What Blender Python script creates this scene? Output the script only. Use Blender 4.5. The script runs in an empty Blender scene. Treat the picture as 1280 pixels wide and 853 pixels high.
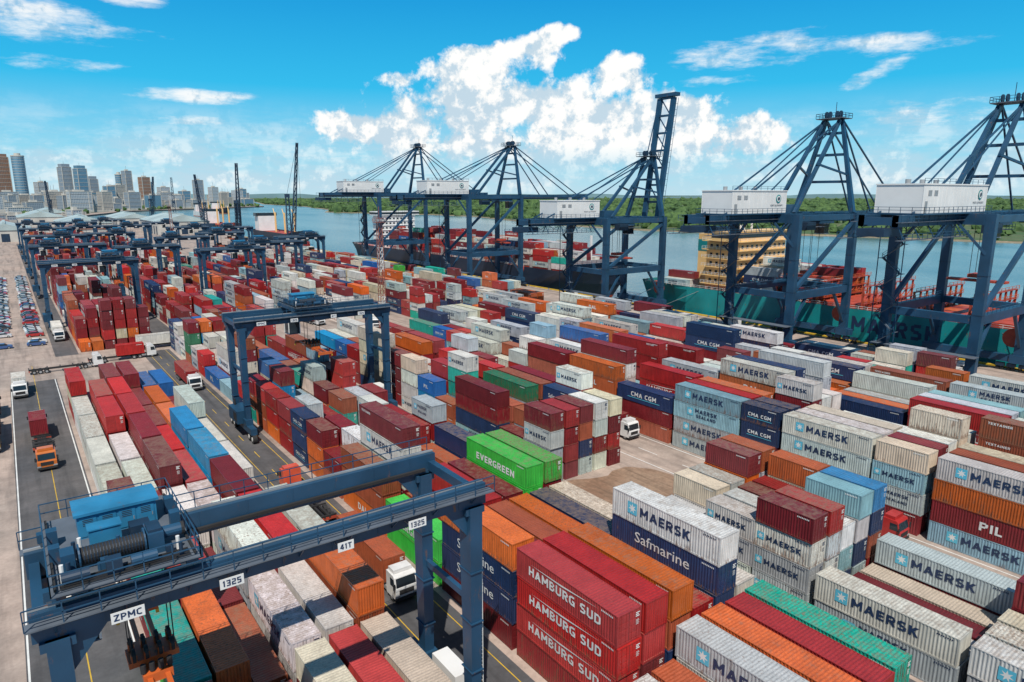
import bpy, bmesh, math, random
import numpy as np
from mathutils import Vector, Matrix
R=random.Random(7)
sc=bpy.context.scene
sc.view_settings.view_transform='Standard'
try: sc.view_settings.look='None'
except: pass
sc.view_settings.exposure=0
COL=sc.collection

# ------------------------------------------------------------ mesh builder
class MB:
    def __init__(s): s.v=[];s.f=[];s.m=[]
    def add(s,vs,fs,m=0):
        o=len(s.v); s.v.extend([tuple(p) for p in vs])
        for f in fs: s.f.append(tuple(i+o for i in f)); s.m.append(m)
    def box(s,a,b,m=0):
        x0,y0,z0=a;x1,y1,z1=b
        s.add([(x0,y0,z0),(x1,y0,z0),(x1,y1,z0),(x0,y1,z0),(x0,y0,z1),(x1,y0,z1),(x1,y1,z1),(x0,y1,z1)],
              [(0,3,2,1),(4,5,6,7),(0,1,5,4),(1,2,6,5),(2,3,7,6),(3,0,4,7)],m)
    def cbox(s,c,d,m=0):
        s.box([c[i]-d[i]/2 for i in range(3)],[c[i]+d[i]/2 for i in range(3)],m)
    def beam(s,p,q,w,h=None,m=0,w2=None,h2=None):
        h=h or w; w2=w2 or w; h2=h2 or h
        p=Vector(p);q=Vector(q);d=(q-p).normalized()
        up=Vector((0,0,1)) if abs(d.z)<.95 else Vector((0,1,0))
        a=d.cross(up).normalized();b=a.cross(d).normalized()
        vs=[]
        for c,ww,hh in((p,w,h),(q,w2,h2)):
            for i,j in((-1,-1),(1,-1),(1,1),(-1,1)): vs.append(c+a*(i*ww/2)+b*(j*hh/2))
        s.add(vs,[(0,3,2,1),(4,5,6,7),(0,1,5,4),(1,2,6,5),(2,3,7,6),(3,0,4,7)],m)
    def cyl(s,p,q,r,n=10,m=0,r2=None):
        r2=r if r2 is None else r2
        p=Vector(p);q=Vector(q);d=(q-p).normalized()
        up=Vector((0,0,1)) if abs(d.z)<.95 else Vector((0,1,0))
        a=d.cross(up).normalized();b=a.cross(d).normalized()
        vs=[]
        for c,rr in((p,r),(q,r2)):
            for i in range(n):
                t=2*math.pi*i/n; vs.append(c+a*(rr*math.cos(t))+b*(rr*math.sin(t)))
        fs=[(i,(i+1)%n,n+(i+1)%n,n+i) for i in range(n)]+[tuple(range(n-1,-1,-1)),tuple(range(n,2*n))]
        s.add(vs,fs,m)
    def rail(s,p,q,h=1.1,step=1.6,t=.06,m=0):
        p=Vector(p);q=Vector(q);n=max(1,int((q-p).length/step))
        for i in range(n+1):
            c=p.lerp(q,i/n); s.beam(c,c+Vector((0,0,h)),t,t,m)
        for k in(.5,1.0): s.beam(p+Vector((0,0,h*k)),q+Vector((0,0,h*k)),t,t,m)
    def prism(s,prof,x0,x1,m=0):
        n=len(prof)
        vs=[(x0,y,z) for y,z in prof]+[(x1,y,z) for y,z in prof]
        fs=[(i,(i+1)%n,n+(i+1)%n,n+i) for i in range(n)]+[tuple(range(n-1,-1,-1)),tuple(range(n,2*n))]
        s.add(vs,fs,m)
    def mesh(s,name,mats):
        me=bpy.data.meshes.new(name); me.from_pydata(s.v,[],s.f)
        for mt in mats: me.materials.append(mt)
        me.polygons.foreach_set('material_index',s.m); me.update(); return me
def obj(name,me,loc=(0,0,0),rz=0,color=None,parent=None):
    o=bpy.data.objects.new(name,me); o.location=loc; o.rotation_euler=(0,0,rz)
    if color: o.color=(*color,1)
    COL.objects.link(o)
    if parent: o.parent=parent
    return o

# ------------------------------------------------------------ materials
def newmat(name):
    m=bpy.data.materials.new(name); m.use_nodes=True
    nt=m.node_tree; return m,nt,nt.nodes,nt.links,nt.nodes['Principled BSDF']
def paint(name,col,rough=.5,metal=0,var=.25,scale=.6,rust=.0,spec=.5):
    m,nt,N,L,b=newmat(name)
    tc=N.new('ShaderNodeTexCoord'); n=N.new('ShaderNodeTexNoise'); n.inputs['Scale'].default_value=scale; n.inputs['Detail'].default_value=6
    L.new(tc.outputs['Object'],n.inputs['Vector'])
    mr=N.new('ShaderNodeMapRange'); mr.inputs['From Min'].default_value=.3;mr.inputs['From Max'].default_value=.7
    mr.inputs['To Min'].default_value=1-var;mr.inputs['To Max'].default_value=1+var*.6
    L.new(n.outputs['Fac'],mr.inputs['Value'])
    mx=N.new('ShaderNodeVectorMath');mx.operation='SCALE';mx.inputs[0].default_value=col
    L.new(mr.outputs[0],mx.inputs['Scale'])
    out=mx.outputs[0]
    if rust>0:
        n2=N.new('ShaderNodeTexNoise');n2.inputs['Scale'].default_value=1.3;n2.inputs['Detail'].default_value=7;n2.inputs['Roughness'].default_value=.7
        mp=N.new('ShaderNodeMapping');mp.inputs['Scale'].default_value=(1,1,.35)
        L.new(tc.outputs['Object'],mp.inputs['Vector']);L.new(mp.outputs[0],n2.inputs['Vector'])
        r2=N.new('ShaderNodeMapRange');r2.inputs['From Min'].default_value=.70-rust*.2;r2.inputs['From Max'].default_value=.80-rust*.2
        L.new(n2.outputs['Fac'],r2.inputs['Value'])
        mi=N.new('ShaderNodeMixRGB');mi.inputs['Color2'].default_value=(.16,.075,.04,1)
        L.new(r2.outputs[0],mi.inputs['Fac']);L.new(out,mi.inputs['Color1']);out=mi.outputs[0]
    L.new(out,b.inputs['Base Color'])
    b.inputs['Roughness'].default_value=rough;b.inputs['Metallic'].default_value=metal
    b.inputs['Specular IOR Level'].default_value=spec
    return m
def objpaint(name,rough=.5,dirty=True):
    m,nt,N,L,b=newmat(name)
    oi=N.new('ShaderNodeObjectInfo');tc=N.new('ShaderNodeTexCoord')
    off=N.new('ShaderNodeMath');off.operation='MULTIPLY';off.inputs[1].default_value=131
    L.new(oi.outputs['Random'],off.inputs[0])
    va=N.new('ShaderNodeVectorMath');va.operation='ADD'
    L.new(tc.outputs['Object'],va.inputs[0]);L.new(off.outputs[0],va.inputs[1])
    n=N.new('ShaderNodeTexNoise');n.inputs['Scale'].default_value=.5;n.inputs['Detail'].default_value=5;n.inputs['Roughness'].default_value=.65
    L.new(va.outputs[0],n.inputs['Vector'])
    mr=N.new('ShaderNodeMapRange');mr.inputs['From Min'].default_value=.3;mr.inputs['From Max'].default_value=.7
    mr.inputs['To Min'].default_value=.76;mr.inputs['To Max'].default_value=1.1
    L.new(n.outputs['Fac'],mr.inputs['Value'])
    scl=mr.outputs[0]
    if dirty:
        mq=N.new('ShaderNodeMapping');mq.inputs['Scale'].default_value=(5,5,.3);L.new(va.outputs[0],mq.inputs['Vector'])
        nq=N.new('ShaderNodeTexNoise');nq.inputs['Scale'].default_value=1.2;nq.inputs['Detail'].default_value=3;L.new(mq.outputs[0],nq.inputs['Vector'])
        rq=N.new('ShaderNodeMapRange');rq.inputs['From Min'].default_value=.35;rq.inputs['From Max'].default_value=.65;rq.inputs['To Min'].default_value=.80;rq.inputs['To Max'].default_value=1.05;L.new(nq.outputs['Fac'],rq.inputs['Value'])
        mm0=N.new('ShaderNodeMath');mm0.operation='MULTIPLY';L.new(scl,mm0.inputs[0]);L.new(rq.outputs[0],mm0.inputs[1]);scl=mm0.outputs[0]
    sc_=N.new('ShaderNodeVectorMath');sc_.operation='SCALE'
    L.new(oi.outputs['Color'],sc_.inputs[0]);L.new(scl,sc_.inputs['Scale'])
    out=sc_.outputs[0]
    if dirty:
        mp=N.new('ShaderNodeMapping');mp.inputs['Scale'].default_value=(2.6,2.6,.45)
        L.new(va.outputs[0],mp.inputs['Vector'])
        n2=N.new('ShaderNodeTexNoise');n2.inputs['Scale'].default_value=1.5;n2.inputs['Detail'].default_value=7;n2.inputs['Roughness'].default_value=.75
        L.new(mp.outputs[0],n2.inputs['Vector'])
        so_=N.new('ShaderNodeSeparateXYZ');L.new(tc.outputs['Object'],so_.inputs[0])
        bz=N.new('ShaderNodeMapRange');bz.inputs['From Min'].default_value=0;bz.inputs['From Max'].default_value=.7;bz.inputs['To Min'].default_value=.12;bz.inputs['To Max'].default_value=0;L.new(so_.outputs['Z'],bz.inputs['Value'])
        nb=N.new('ShaderNodeMath');nb.operation='ADD';L.new(n2.outputs['Fac'],nb.inputs[0]);L.new(bz.outputs[0],nb.inputs[1])
        th=N.new('ShaderNodeMapRange');th.inputs['To Min'].default_value=.50;th.inputs['To Max'].default_value=.80
        L.new(oi.outputs['Random'],th.inputs['Value'])
        sb=N.new('ShaderNodeMath');sb.operation='SUBTRACT';L.new(nb.outputs[0],sb.inputs[0]);L.new(th.outputs[0],sb.inputs[1])
        ml=N.new('ShaderNodeMath');ml.operation='MULTIPLY';ml.inputs[1].default_value=12;ml.use_clamp=True;L.new(sb.outputs[0],ml.inputs[0])
        m8=N.new('ShaderNodeMath');m8.operation='MULTIPLY';m8.inputs[1].default_value=.72;L.new(ml.outputs[0],m8.inputs[0])
        mi=N.new('ShaderNodeMixRGB');mi.inputs['Color2'].default_value=(.14,.06,.032,1)
        L.new(m8.outputs[0],mi.inputs['Fac']);L.new(out,mi.inputs['Color1'])
        ge=N.new('ShaderNodeNewGeometry');sx=N.new('ShaderNodeSeparateXYZ');L.new(ge.outputs['Normal'],sx.inputs[0])
        up=N.new('ShaderNodeMapRange');up.inputs['From Min'].default_value=.6;up.inputs['From Max'].default_value=1;up.inputs['To Max'].default_value=.68
        L.new(sx.outputs['Z'],up.inputs['Value'])
        n3=N.new('ShaderNodeTexNoise');n3.inputs['Scale'].default_value=1.6;n3.inputs['Detail'].default_value=8;n3.inputs['Roughness'].default_value=.75;L.new(va.outputs[0],n3.inputs['Vector'])
        fr=N.new('ShaderNodeMath');fr.operation='FRACT';f7=N.new('ShaderNodeMath');f7.operation='MULTIPLY';f7.inputs[1].default_value=7.31;L.new(oi.outputs['Random'],f7.inputs[0]);L.new(f7.outputs[0],fr.inputs[0])
        t3=N.new('ShaderNodeMapRange');t3.inputs['To Min'].default_value=.35;t3.inputs['To Max'].default_value=.72;L.new(fr.outputs[0],t3.inputs['Value'])
        s3=N.new('ShaderNodeMath');s3.operation='SUBTRACT';L.new(n3.outputs['Fac'],s3.inputs[0]);L.new(t3.outputs[0],s3.inputs[1])
        r3=N.new('ShaderNodeMath');r3.operation='MULTIPLY';r3.inputs[1].default_value=5;r3.use_clamp=True;L.new(s3.outputs[0],r3.inputs[0])
        mm=N.new('ShaderNodeMath');mm.operation='MULTIPLY';L.new(up.outputs[0],mm.inputs[0]);L.new(r3.outputs[0],mm.inputs[1])
        md=N.new('ShaderNodeMixRGB');md.inputs['Color2'].default_value=(.21,.145,.10,1)
        L.new(mm.outputs[0],md.inputs['Fac']);L.new(mi.outputs[0],md.inputs['Color1']);out=md.outputs[0]
        rr_=N.new('ShaderNodeMapRange');rr_.inputs['To Min'].default_value=.42;rr_.inputs['To Max'].default_value=.8;L.new(ml.outputs[0],rr_.inputs['Value']);L.new(rr_.outputs[0],b.inputs['Roughness'])
    L.new(out,b.inputs['Base Color'])
    if not dirty: b.inputs['Roughness'].default_value=rough
    return m
M_cont=objpaint('container_paint',.5)
M_carp=objpaint('vehicle_paint',.25,False)
M_navyink=paint('logo_navy',(.015,.035,.09),.5)
M_whiteink=paint('logo_white',(.70,.70,.68),.5,var=.15)
M_lblue=paint('logo_lightblue',(.10,.45,.60),.5,var=.1)
M_dark=paint('rubber_black',(.02,.02,.022),.8)
M_steel=paint('galvanised_steel',(.35,.36,.37),.45,.3)
M_crane=paint('crane_blue',(.016,.062,.125),.42,var=.3,scale=.25,rust=.45)
M_crane_d=paint('crane_dark_blue',(.012,.034,.07),.5,var=.3)
M_azure=paint('azure_panel',(.025,.19,.36),.45,rust=.35)
M_white=paint('white_paint',(.72,.72,.71),.45,var=.1,scale=.2,rust=.1)
M_orange=paint('safety_orange',(.50,.10,.02),.5,rust=.7)
M_yellow=paint('safety_yellow',(.6,.38,.03),.5,rust=.3)
M_red=paint('deck_red',(.42,.06,.03),.6,rust=.4)
M_glass=paint('glass_dark',(.02,.03,.04),.08)
M_grate=paint('walkway_grating',(.10,.12,.15),.6)
M_hullteal=paint('hull_teal',(.008,.24,.255),.45,var=.3,scale=.12,rust=.5)
M_hullnavy=paint('hull_navy',(.015,.025,.05),.45,var=.3,scale=.08,rust=.3)
M_cream=paint('superstructure_cream',(.74,.48,.20),.5,var=.12,scale=.2,rust=.2)
M_mast=paint('mast_red_oxide',(.30,.10,.07),.6,var=.4)
M_roof=paint('metal_roof',(.38,.46,.46),.5,var=.3,scale=.05)
M_roofr=paint('rusty_roof',(.30,.16,.12),.6,var=.4,scale=.05)
M_wall=paint('plaster_wall',(.50,.48,.44),.8,var=.2,scale=.1)

def ground_mat(name,c1,c2,c3,s=1.0):
    m,nt,N,L,b=newmat(name)
    tc=N.new('ShaderNodeTexCoord')
    def noise(scale,detail=8,rough=.6,mapscale=None):
        n=N.new('ShaderNodeTexNoise');n.inputs['Scale'].default_value=scale;n.inputs['Detail'].default_value=detail;n.inputs['Roughness'].default_value=rough
        if mapscale:
            mp=N.new('ShaderNodeMapping');mp.inputs['Scale'].default_value=mapscale
            L.new(tc.outputs['Object'],mp.inputs['Vector']);L.new(mp.outputs[0],n.inputs['Vector'])
        else: L.new(tc.outputs['Object'],n.inputs['Vector'])
        return n
    n1=noise(.035*s);n2=noise(.3*s);n3=noise(.5*s,6,.6,(1,.06,1));n4=noise(2.5,4)
    def mrg(n,a,bb,lo=0,hi=1):
        r=N.new('ShaderNodeMapRange');r.inputs['From Min'].default_value=a;r.inputs['From Max'].default_value=bb
        r.inputs['To Min'].default_value=lo;r.inputs['To Max'].default_value=hi;L.new(n.outputs['Fac'],r.inputs['Value']);return r
    a=N.new('ShaderNodeMixRGB');a.inputs['Color1'].default_value=(*c1,1);a.inputs['Color2'].default_value=(*c2,1);L.new(mrg(n1,.4,.62).outputs[0],a.inputs['Fac'])
    c=N.new('ShaderNodeMixRGB');c.inputs['Color2'].default_value=(*c3,1);L.new(a.outputs[0],c.inputs['Color1']);L.new(mrg(n3,.48,.68,0,.7).outputs[0],c.inputs['Fac'])
    d=N.new('ShaderNodeMixRGB');d.blend_type='MULTIPLY';d.inputs['Fac'].default_value=1;L.new(c.outputs[0],d.inputs['Color1']);L.new(mrg(n2,.3,.7,.7,1.15).outputs[0],d.inputs['Color2'])
    e=N.new('ShaderNodeMixRGB');e.blend_type='MULTIPLY';e.inputs['Fac'].default_value=1;L.new(d.outputs[0],e.inputs['Color1']);L.new(mrg(n4,.3,.7,.88,1.08).outputs[0],e.inputs['Color2'])
    L.new(e.outputs[0],b.inputs['Base Color']);b.inputs['Roughness'].default_value=.85
    return m
M_ground=ground_mat('concrete_ground',(.43,.335,.285),(.34,.28,.245),(.16,.13,.115))
M_asph=ground_mat('asphalt',(.085,.085,.092),(.12,.11,.11),(.04,.04,.043))
M_soil=ground_mat('bare_soil',(.24,.14,.09),(.31,.21,.145),(.14,.09,.06),3)
M_veg=ground_mat('vegetation_ground',(.05,.11,.03),(.10,.13,.05),(.20,.17,.10),.3)
M_sand=ground_mat('sand',(.38,.31,.22),(.30,.25,.17),(.2,.17,.1),1)
M_cityg=ground_mat('city_ground',(.25,.25,.22),(.08,.12,.05),(.2,.19,.17),.4)

m,nt,N,L,b=newmat('harbour_water')
tc=N.new('ShaderNodeTexCoord')
b.inputs['Roughness'].default_value=.24
n=N.new('ShaderNodeTexNoise');n.inputs['Scale'].default_value=.25;n.inputs['Detail'].default_value=5;L.new(tc.outputs['Object'],n.inputs['Vector'])
bp=N.new('ShaderNodeBump');bp.inputs['Strength'].default_value=.45;bp.inputs['Distance'].default_value=.5
L.new(n.outputs['Fac'],bp.inputs['Height']);L.new(bp.outputs[0],b.inputs['Normal'])
n2=N.new('ShaderNodeTexNoise');n2.inputs['Scale'].default_value=.008;n2.inputs['Detail'].default_value=8
mp=N.new('ShaderNodeMapping');mp.inputs['Scale'].default_value=(1,.25,1);mp.inputs['Rotation'].default_value=(0,0,.6)
L.new(tc.outputs['Object'],mp.inputs['Vector']);L.new(mp.outputs[0],n2.inputs['Vector'])
cr=N.new('ShaderNodeMixRGB');cr.inputs['Color1'].default_value=(.09,.16,.165,1);cr.inputs['Color2'].default_value=(.19,.27,.26,1)
mr=N.new('ShaderNodeMapRange');mr.inputs['From Min'].default_value=.42;mr.inputs['From Max'].default_value=.62
L.new(n2.outputs['Fac'],mr.inputs['Value']);L.new(mr.outputs[0],cr.inputs['Fac']);L.new(cr.outputs[0],b.inputs['Base Color'])
M_water=m
m,nt,N,L,b=newmat('foliage')
tc=N.new('ShaderNodeTexCoord')
n=N.new('ShaderNodeTexNoise');n.inputs['Scale'].default_value=.08;n.inputs['Detail'].default_value=8;L.new(tc.outputs['Object'],n.inputs['Vector'])
cr=N.new('ShaderNodeValToRGB');cr.color_ramp.elements[0].position=.35;cr.color_ramp.elements[0].color=(.02,.055,.015,1)
cr.color_ramp.elements[1].position=.65;cr.color_ramp.elements[1].color=(.08,.145,.04,1)
L.new(n.outputs['Fac'],cr.inputs[0]);L.new(cr.outputs[0],b.inputs['Base Color']);b.inputs['Roughness'].default_value=.9
M_fol=m
def facade(name,wall,glass,px=3.5,pz=3.4,rough=.5):
    m,nt,N,L,b=newmat(name)
    tc=N.new('ShaderNodeTexCoord');sx=N.new('ShaderNodeSeparateXYZ');L.new(tc.outputs['Object'],sx.inputs[0])
    def mod(sock,p,duty):
        d=N.new('ShaderNodeMath');d.operation='DIVIDE';d.inputs[1].default_value=p;L.new(sock,d.inputs[0])
        f=N.new('ShaderNodeMath');f.operation='FRACT';L.new(d.outputs[0],f.inputs[0])
        g=N.new('ShaderNodeMath');g.operation='GREATER_THAN';g.inputs[1].default_value=duty;L.new(f.outputs[0],g.inputs[0]);return g
    ad=N.new('ShaderNodeMath');ad.operation='ADD';L.new(sx.outputs['X'],ad.inputs[0]);L.new(sx.outputs['Y'],ad.inputs[1])
    a=mod(ad.outputs[0],px,.3);c=mod(sx.outputs['Z'],pz,.42)
    mu=N.new('ShaderNodeMath');mu.operation='MULTIPLY';L.new(a.outputs[0],mu.inputs[0]);L.new(c.outputs[0],mu.inputs[1])
    mi=N.new('ShaderNodeMixRGB');mi.inputs['Color1'].default_value=(*wall,1);mi.inputs['Color2'].default_value=(*glass,1)
    L.new(mu.outputs[0],mi.inputs['Fac']);L.new(mi.outputs[0],b.inputs['Base Color']);b.inputs['Roughness'].default_value=rough
    return m
F=[facade('facade_white',(.50,.53,.55),(.16,.22,.28)),facade('facade_cream',(.48,.43,.37),(.15,.18,.21)),
   facade('facade_glass',(.14,.26,.36),(.07,.18,.28),3,3.4,.2),facade('facade_brown',(.36,.19,.11),(.12,.11,.12),4),
   facade('facade_grey',(.30,.35,.40),(.12,.17,.22))]

# ------------------------------------------------------------ text helper
_tc={}
def textgeo(s,off=.012):
    if (s,off) in _tc: return _tc[(s,off)]
    cu=bpy.data.curves.new('t','FONT');cu.body=s;cu.size=1;cu.offset=off;cu.resolution_u=2
    o=bpy.data.objects.new('t',cu);COL.objects.link(o)
    dg=bpy.context.evaluated_depsgraph_get();me=o.evaluated_get(dg).to_mesh()
    v=[(p.co.x,p.co.y) for p in me.vertices];f=[tuple(p.vertices) for p in me.polygons]
    bpy.data.objects.remove(o)
    x0=min(p[0] for p in v);x1=max(p[0] for p in v);y0=min(p[1] for p in v);y1=max(p[1] for p in v)
    h=y1-y0
    v=[((p[0]-(x0+x1)/2)/h,(p[1]-y0)/h) for p in v]
    _tc[(s,off)]=(v,f,(x1-x0)/h); return _tc[(s,off)]
def puttext(mb,s,h,place,m,off=.004,stretch=1):
    v,f,w=textgeo(s,off); mb.add([place(p[0]*h*stretch,p[1]*h) for p in v],f,m); return w*h*stretch
T_=.21;q_=T_/2
def _g(w,*pl): return (w,pl)
a,bq=q_,1-q_
GL={}
def defg():
    GL['M']=_g(.92,[(a,0),(a,1)],[(.92-a,0),(.92-a,1)],[(a,.93),(.46,.30)],[(.46,.30),(.92-a,.93)])
    GL['A']=_g(.84,[(.10,0),(.42,.96)],[(.42,.96),(.74,0)],[(.24,.30),(.60,.30)])
    GL['E']=_g(.62,[(a,0),(a,1)],[(a,bq),(.62,bq)],[(a,.5),(.57,.5)],[(a,a),(.62,a)])
    GL['F']=_g(.60,[(a,0),(a,1)],[(a,bq),(.60,bq)],[(a,.5),(.55,.5)])
    GL['R']=_g(.72,[(a,0),(a,1)],[(a,bq),(.52,bq)],[(.50,bq),(.61,.80)],[(.61,.82),(.61,.60)],[(.61,.62),(.50,.46)],[(a,.46),(.52,.46)],[(.38,.44),(.62,0)])
    GL['P']=_g(.70,[(a,0),(a,1)],[(a,bq),(.50,bq)],[(.48,bq),(.59,.78)],[(.59,.80),(.59,.60)],[(.59,.62),(.48,.46)],[(a,.46),(.50,.46)])
    GL['B']=_g(.72,[(a,0),(a,1)],[(a,bq),(.52,bq)],[(.58,.86),(.58,.58)],[(a,.5),(.54,.5)],[(.61,.44),(.61,.14)],[(a,a),(.55,a)])
    GL['S']=_g(.68,[(.60,bq),(.16,bq)],[(.18,bq+.02),(a,.80)],[(a,.82),(a,.64)],[(a,.64),(.24,.5)],[(.18,.5),(.50,.5)],[(.46,.5),(.575,.38)],[(.575,.38),(.575,.18)],[(.575,.18),(.50,.08)],[(.52,a),(.06,a)])
    GL['K']=_g(.76,[(a,0),(a,1)],[(a,.40),(.62,1)],[(.30,.52),(.64,0)])
    GL['L']=_g(.58,[(a,0),(a,1)],[(a,a),(.58,a)])
    GL['N']=_g(.78,[(a,0),(a,1)],[(.78-a,0),(.78-a,1)],[(.10,.93),(.68,.07)])
    GL['D']=_g(.76,[(a,0),(a,1)],[(a,bq),(.52,bq)],[(.50,.92),(.65,.74)],[(.65,.76),(.65,.24)],[(.65,.26),(.50,.08)],[(a,a),(.52,a)])
    GL['H']=_g(.76,[(a,0),(a,1)],[(.76-a,0),(.76-a,1)],[(a,.5),(.66,.5)])
    GL['U']=_g(.76,[(a,1),(a,.2)],[(.76-a,1),(.76-a,.2)],[(a,.24),(.24,.07)],[(.52,.07),(.655,.24)],[(.2,a),(.56,a)])
    GL['C']=_g(.72,[(.66,bq),(.22,bq)],[(.26,.92),(a,.74)],[(a,.76),(a,.24)],[(a,.26),(.26,.08)],[(.22,a),(.66,a)])
    GL['G']=_g(.76,[(.68,bq),(.22,bq)],[(.26,.92),(a,.74)],[(a,.76),(a,.24)],[(a,.26),(.26,.08)],[(.22,a),(.66,a)],[(.655,0),(.655,.5)],[(.42,.46),(.655,.46)])
    GL['V']=_g(.80,[(.10,1),(.40,.06)],[(.40,.06),(.70,1)])
    GL['I']=_g(.24,[(.12,0),(.12,1)])
    GL['T']=_g(.68,[(.34,0),(.34,1)],[(0,bq),(.68,bq)])
    GL['X']=_g(.76,[(.08,0),(.68,1)],[(.08,1),(.68,0)])
    GL['J']=_g(.60,[(.5,1),(.5,.2)],[(.5,.22),(.36,.07)],[(.40,a),(.06,a)])
    GL['Z']=_g(.68,[(0,bq),(.68,bq)],[(.60,.93),(.08,.07)],[(0,a),(.68,a)])
    GL['O']=_g(.78,[(.24,bq),(.54,bq)],[(.26,.92),(a,.74)],[(a,.76),(a,.24)],[(a,.26),(.26,.08)],[(.24,a),(.54,a)],[(.52,.92),(.675,.74)],[(.675,.76),(.675,.24)],[(.675,.26),(.52,.08)])
    GL['1']=_g(.36,[(.22,0),(.22,1)],[(.04,.78),(.22,.95)])
    GL['2']=_g(.62,[(.04,bq),(.5,bq)],[(.515,.95),(.515,.5)],[(.06,.5),(.55,.5)],[(a,.5),(a,.06)],[(.04,a),(.62,a)])
    GL['3']=_g(.62,[(.04,bq),(.5,bq)],[(.515,1),(.515,0)],[(.14,.5),(.5,.5)],[(.04,a),(.5,a)])
    GL['4']=_g(.66,[(.46,0),(.46,1)],[(.40,.95),(.08,.34)],[(.03,.30),(.66,.30)])
    GL['5']=_g(.62,[(.02,bq),(.58,bq)],[(a,1),(a,.5)],[(.04,.52),(.5,.52)],[(.515,.58),(.515,.04)],[(.04,a),(.5,a)])
    GL[' ']=_g(.35)
defg()
def bold(mb,s,h,place,nrm,m,stretch=1,gap=.17):
    tot=sum(GL[c][0] for c in s)+gap*(len(s)-1);x=-tot/2;k=0;nrm=Vector(nrm)
    for c in s:
        w,pls=GL[c]
        for i,(p,q) in enumerate(pls):
            dx,dy=q[0]-p[0],q[1]-p[1];l=math.hypot(dx,dy);t=T_/2
            nx,ny=-dy/l*t,dx/l*t
            if abs(dy)>abs(dx)*.2 and abs(dx)>.02: nx,ny=t*1.08*(l/abs(dy)) if abs(dy)>abs(dx) else t*1.1,0
            if abs(dy)<=abs(dx)*1.0 and abs(dy)>.02 and abs(dx)>.02: nx,ny=0,t*1.15
            vs=[]
            for (px,py) in((p[0]-nx,p[1]-ny),(q[0]-nx,q[1]-ny),(q[0]+nx,q[1]+ny),(p[0]+nx,p[1]+ny)):
                py=min(1,max(0,py));vs.append(Vector(place((x+px)*h*stretch,py*h))+nrm*(.0012*i))
            mb.add(vs,[(0,1,2,3)],m)
        x+=w+gap
    return tot*h*stretch

# ------------------------------------------------------------ containers
LOGOS={ 'none':[], 'maersk':[('MAERSK',.88,.25,1.0,'n',1.2)],'sealand':[('MAERSK',.64,.25,1.5,'n',1.2),('SEALAND',.5,.25,.75,'n',1.2)],
 'hamburg':[('HAMBURG SUD',.80,0,.9,'w',1.12)],'evergreen':[('EVERGREEN',.85,0,.55,'w',1.2)],'cma':[('CMA CGM',.78,0,1.0,'w',1.15)],
 'saf':[('Safmarine',1.0,0,.95,'w',1.15)],'msc':[('MSC',1.1,0,.8,'w',1.2)],'pil':[('PIL',1.0,0,.8,'w',1.2)],'dal':[('DAL',.9,0,.85,'w',1.2)],
 'capital':[('CAPITAL',.6,0,1.1,'w',1.2)],'tex':[('TEXTAINER',.30,-4.0,1.95,'w',1.2)],'onen':[('HANJIN',.8,0,.95,'w',1.2)],'caps':[('TRITON',.32,3.8,1.95,'w',1.2)]}
def corr(mb,pa,pb,o_out,o_in,lo,hi,per,fn,m=0):
    n=max(2,round((pb-pa)/per));per=(pb-pa)/n
    pts=[]
    for i in range(n):
        a=pa+i*per
        pts+=[(a,o_out),(a+per*.25,o_out),(a+per*.5,o_in),(a+per*.75,o_in)]
    pts.append((pb,o_out))
    vs=[];fs=[]
    for k,(t,o) in enumerate(pts):
        vs+= [fn(t,o,lo),fn(t,o,hi)]
        if k: fs.append((2*k-2,2*k,2*k+1,2*k-1))
    mb.add(vs,fs,m)
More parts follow.
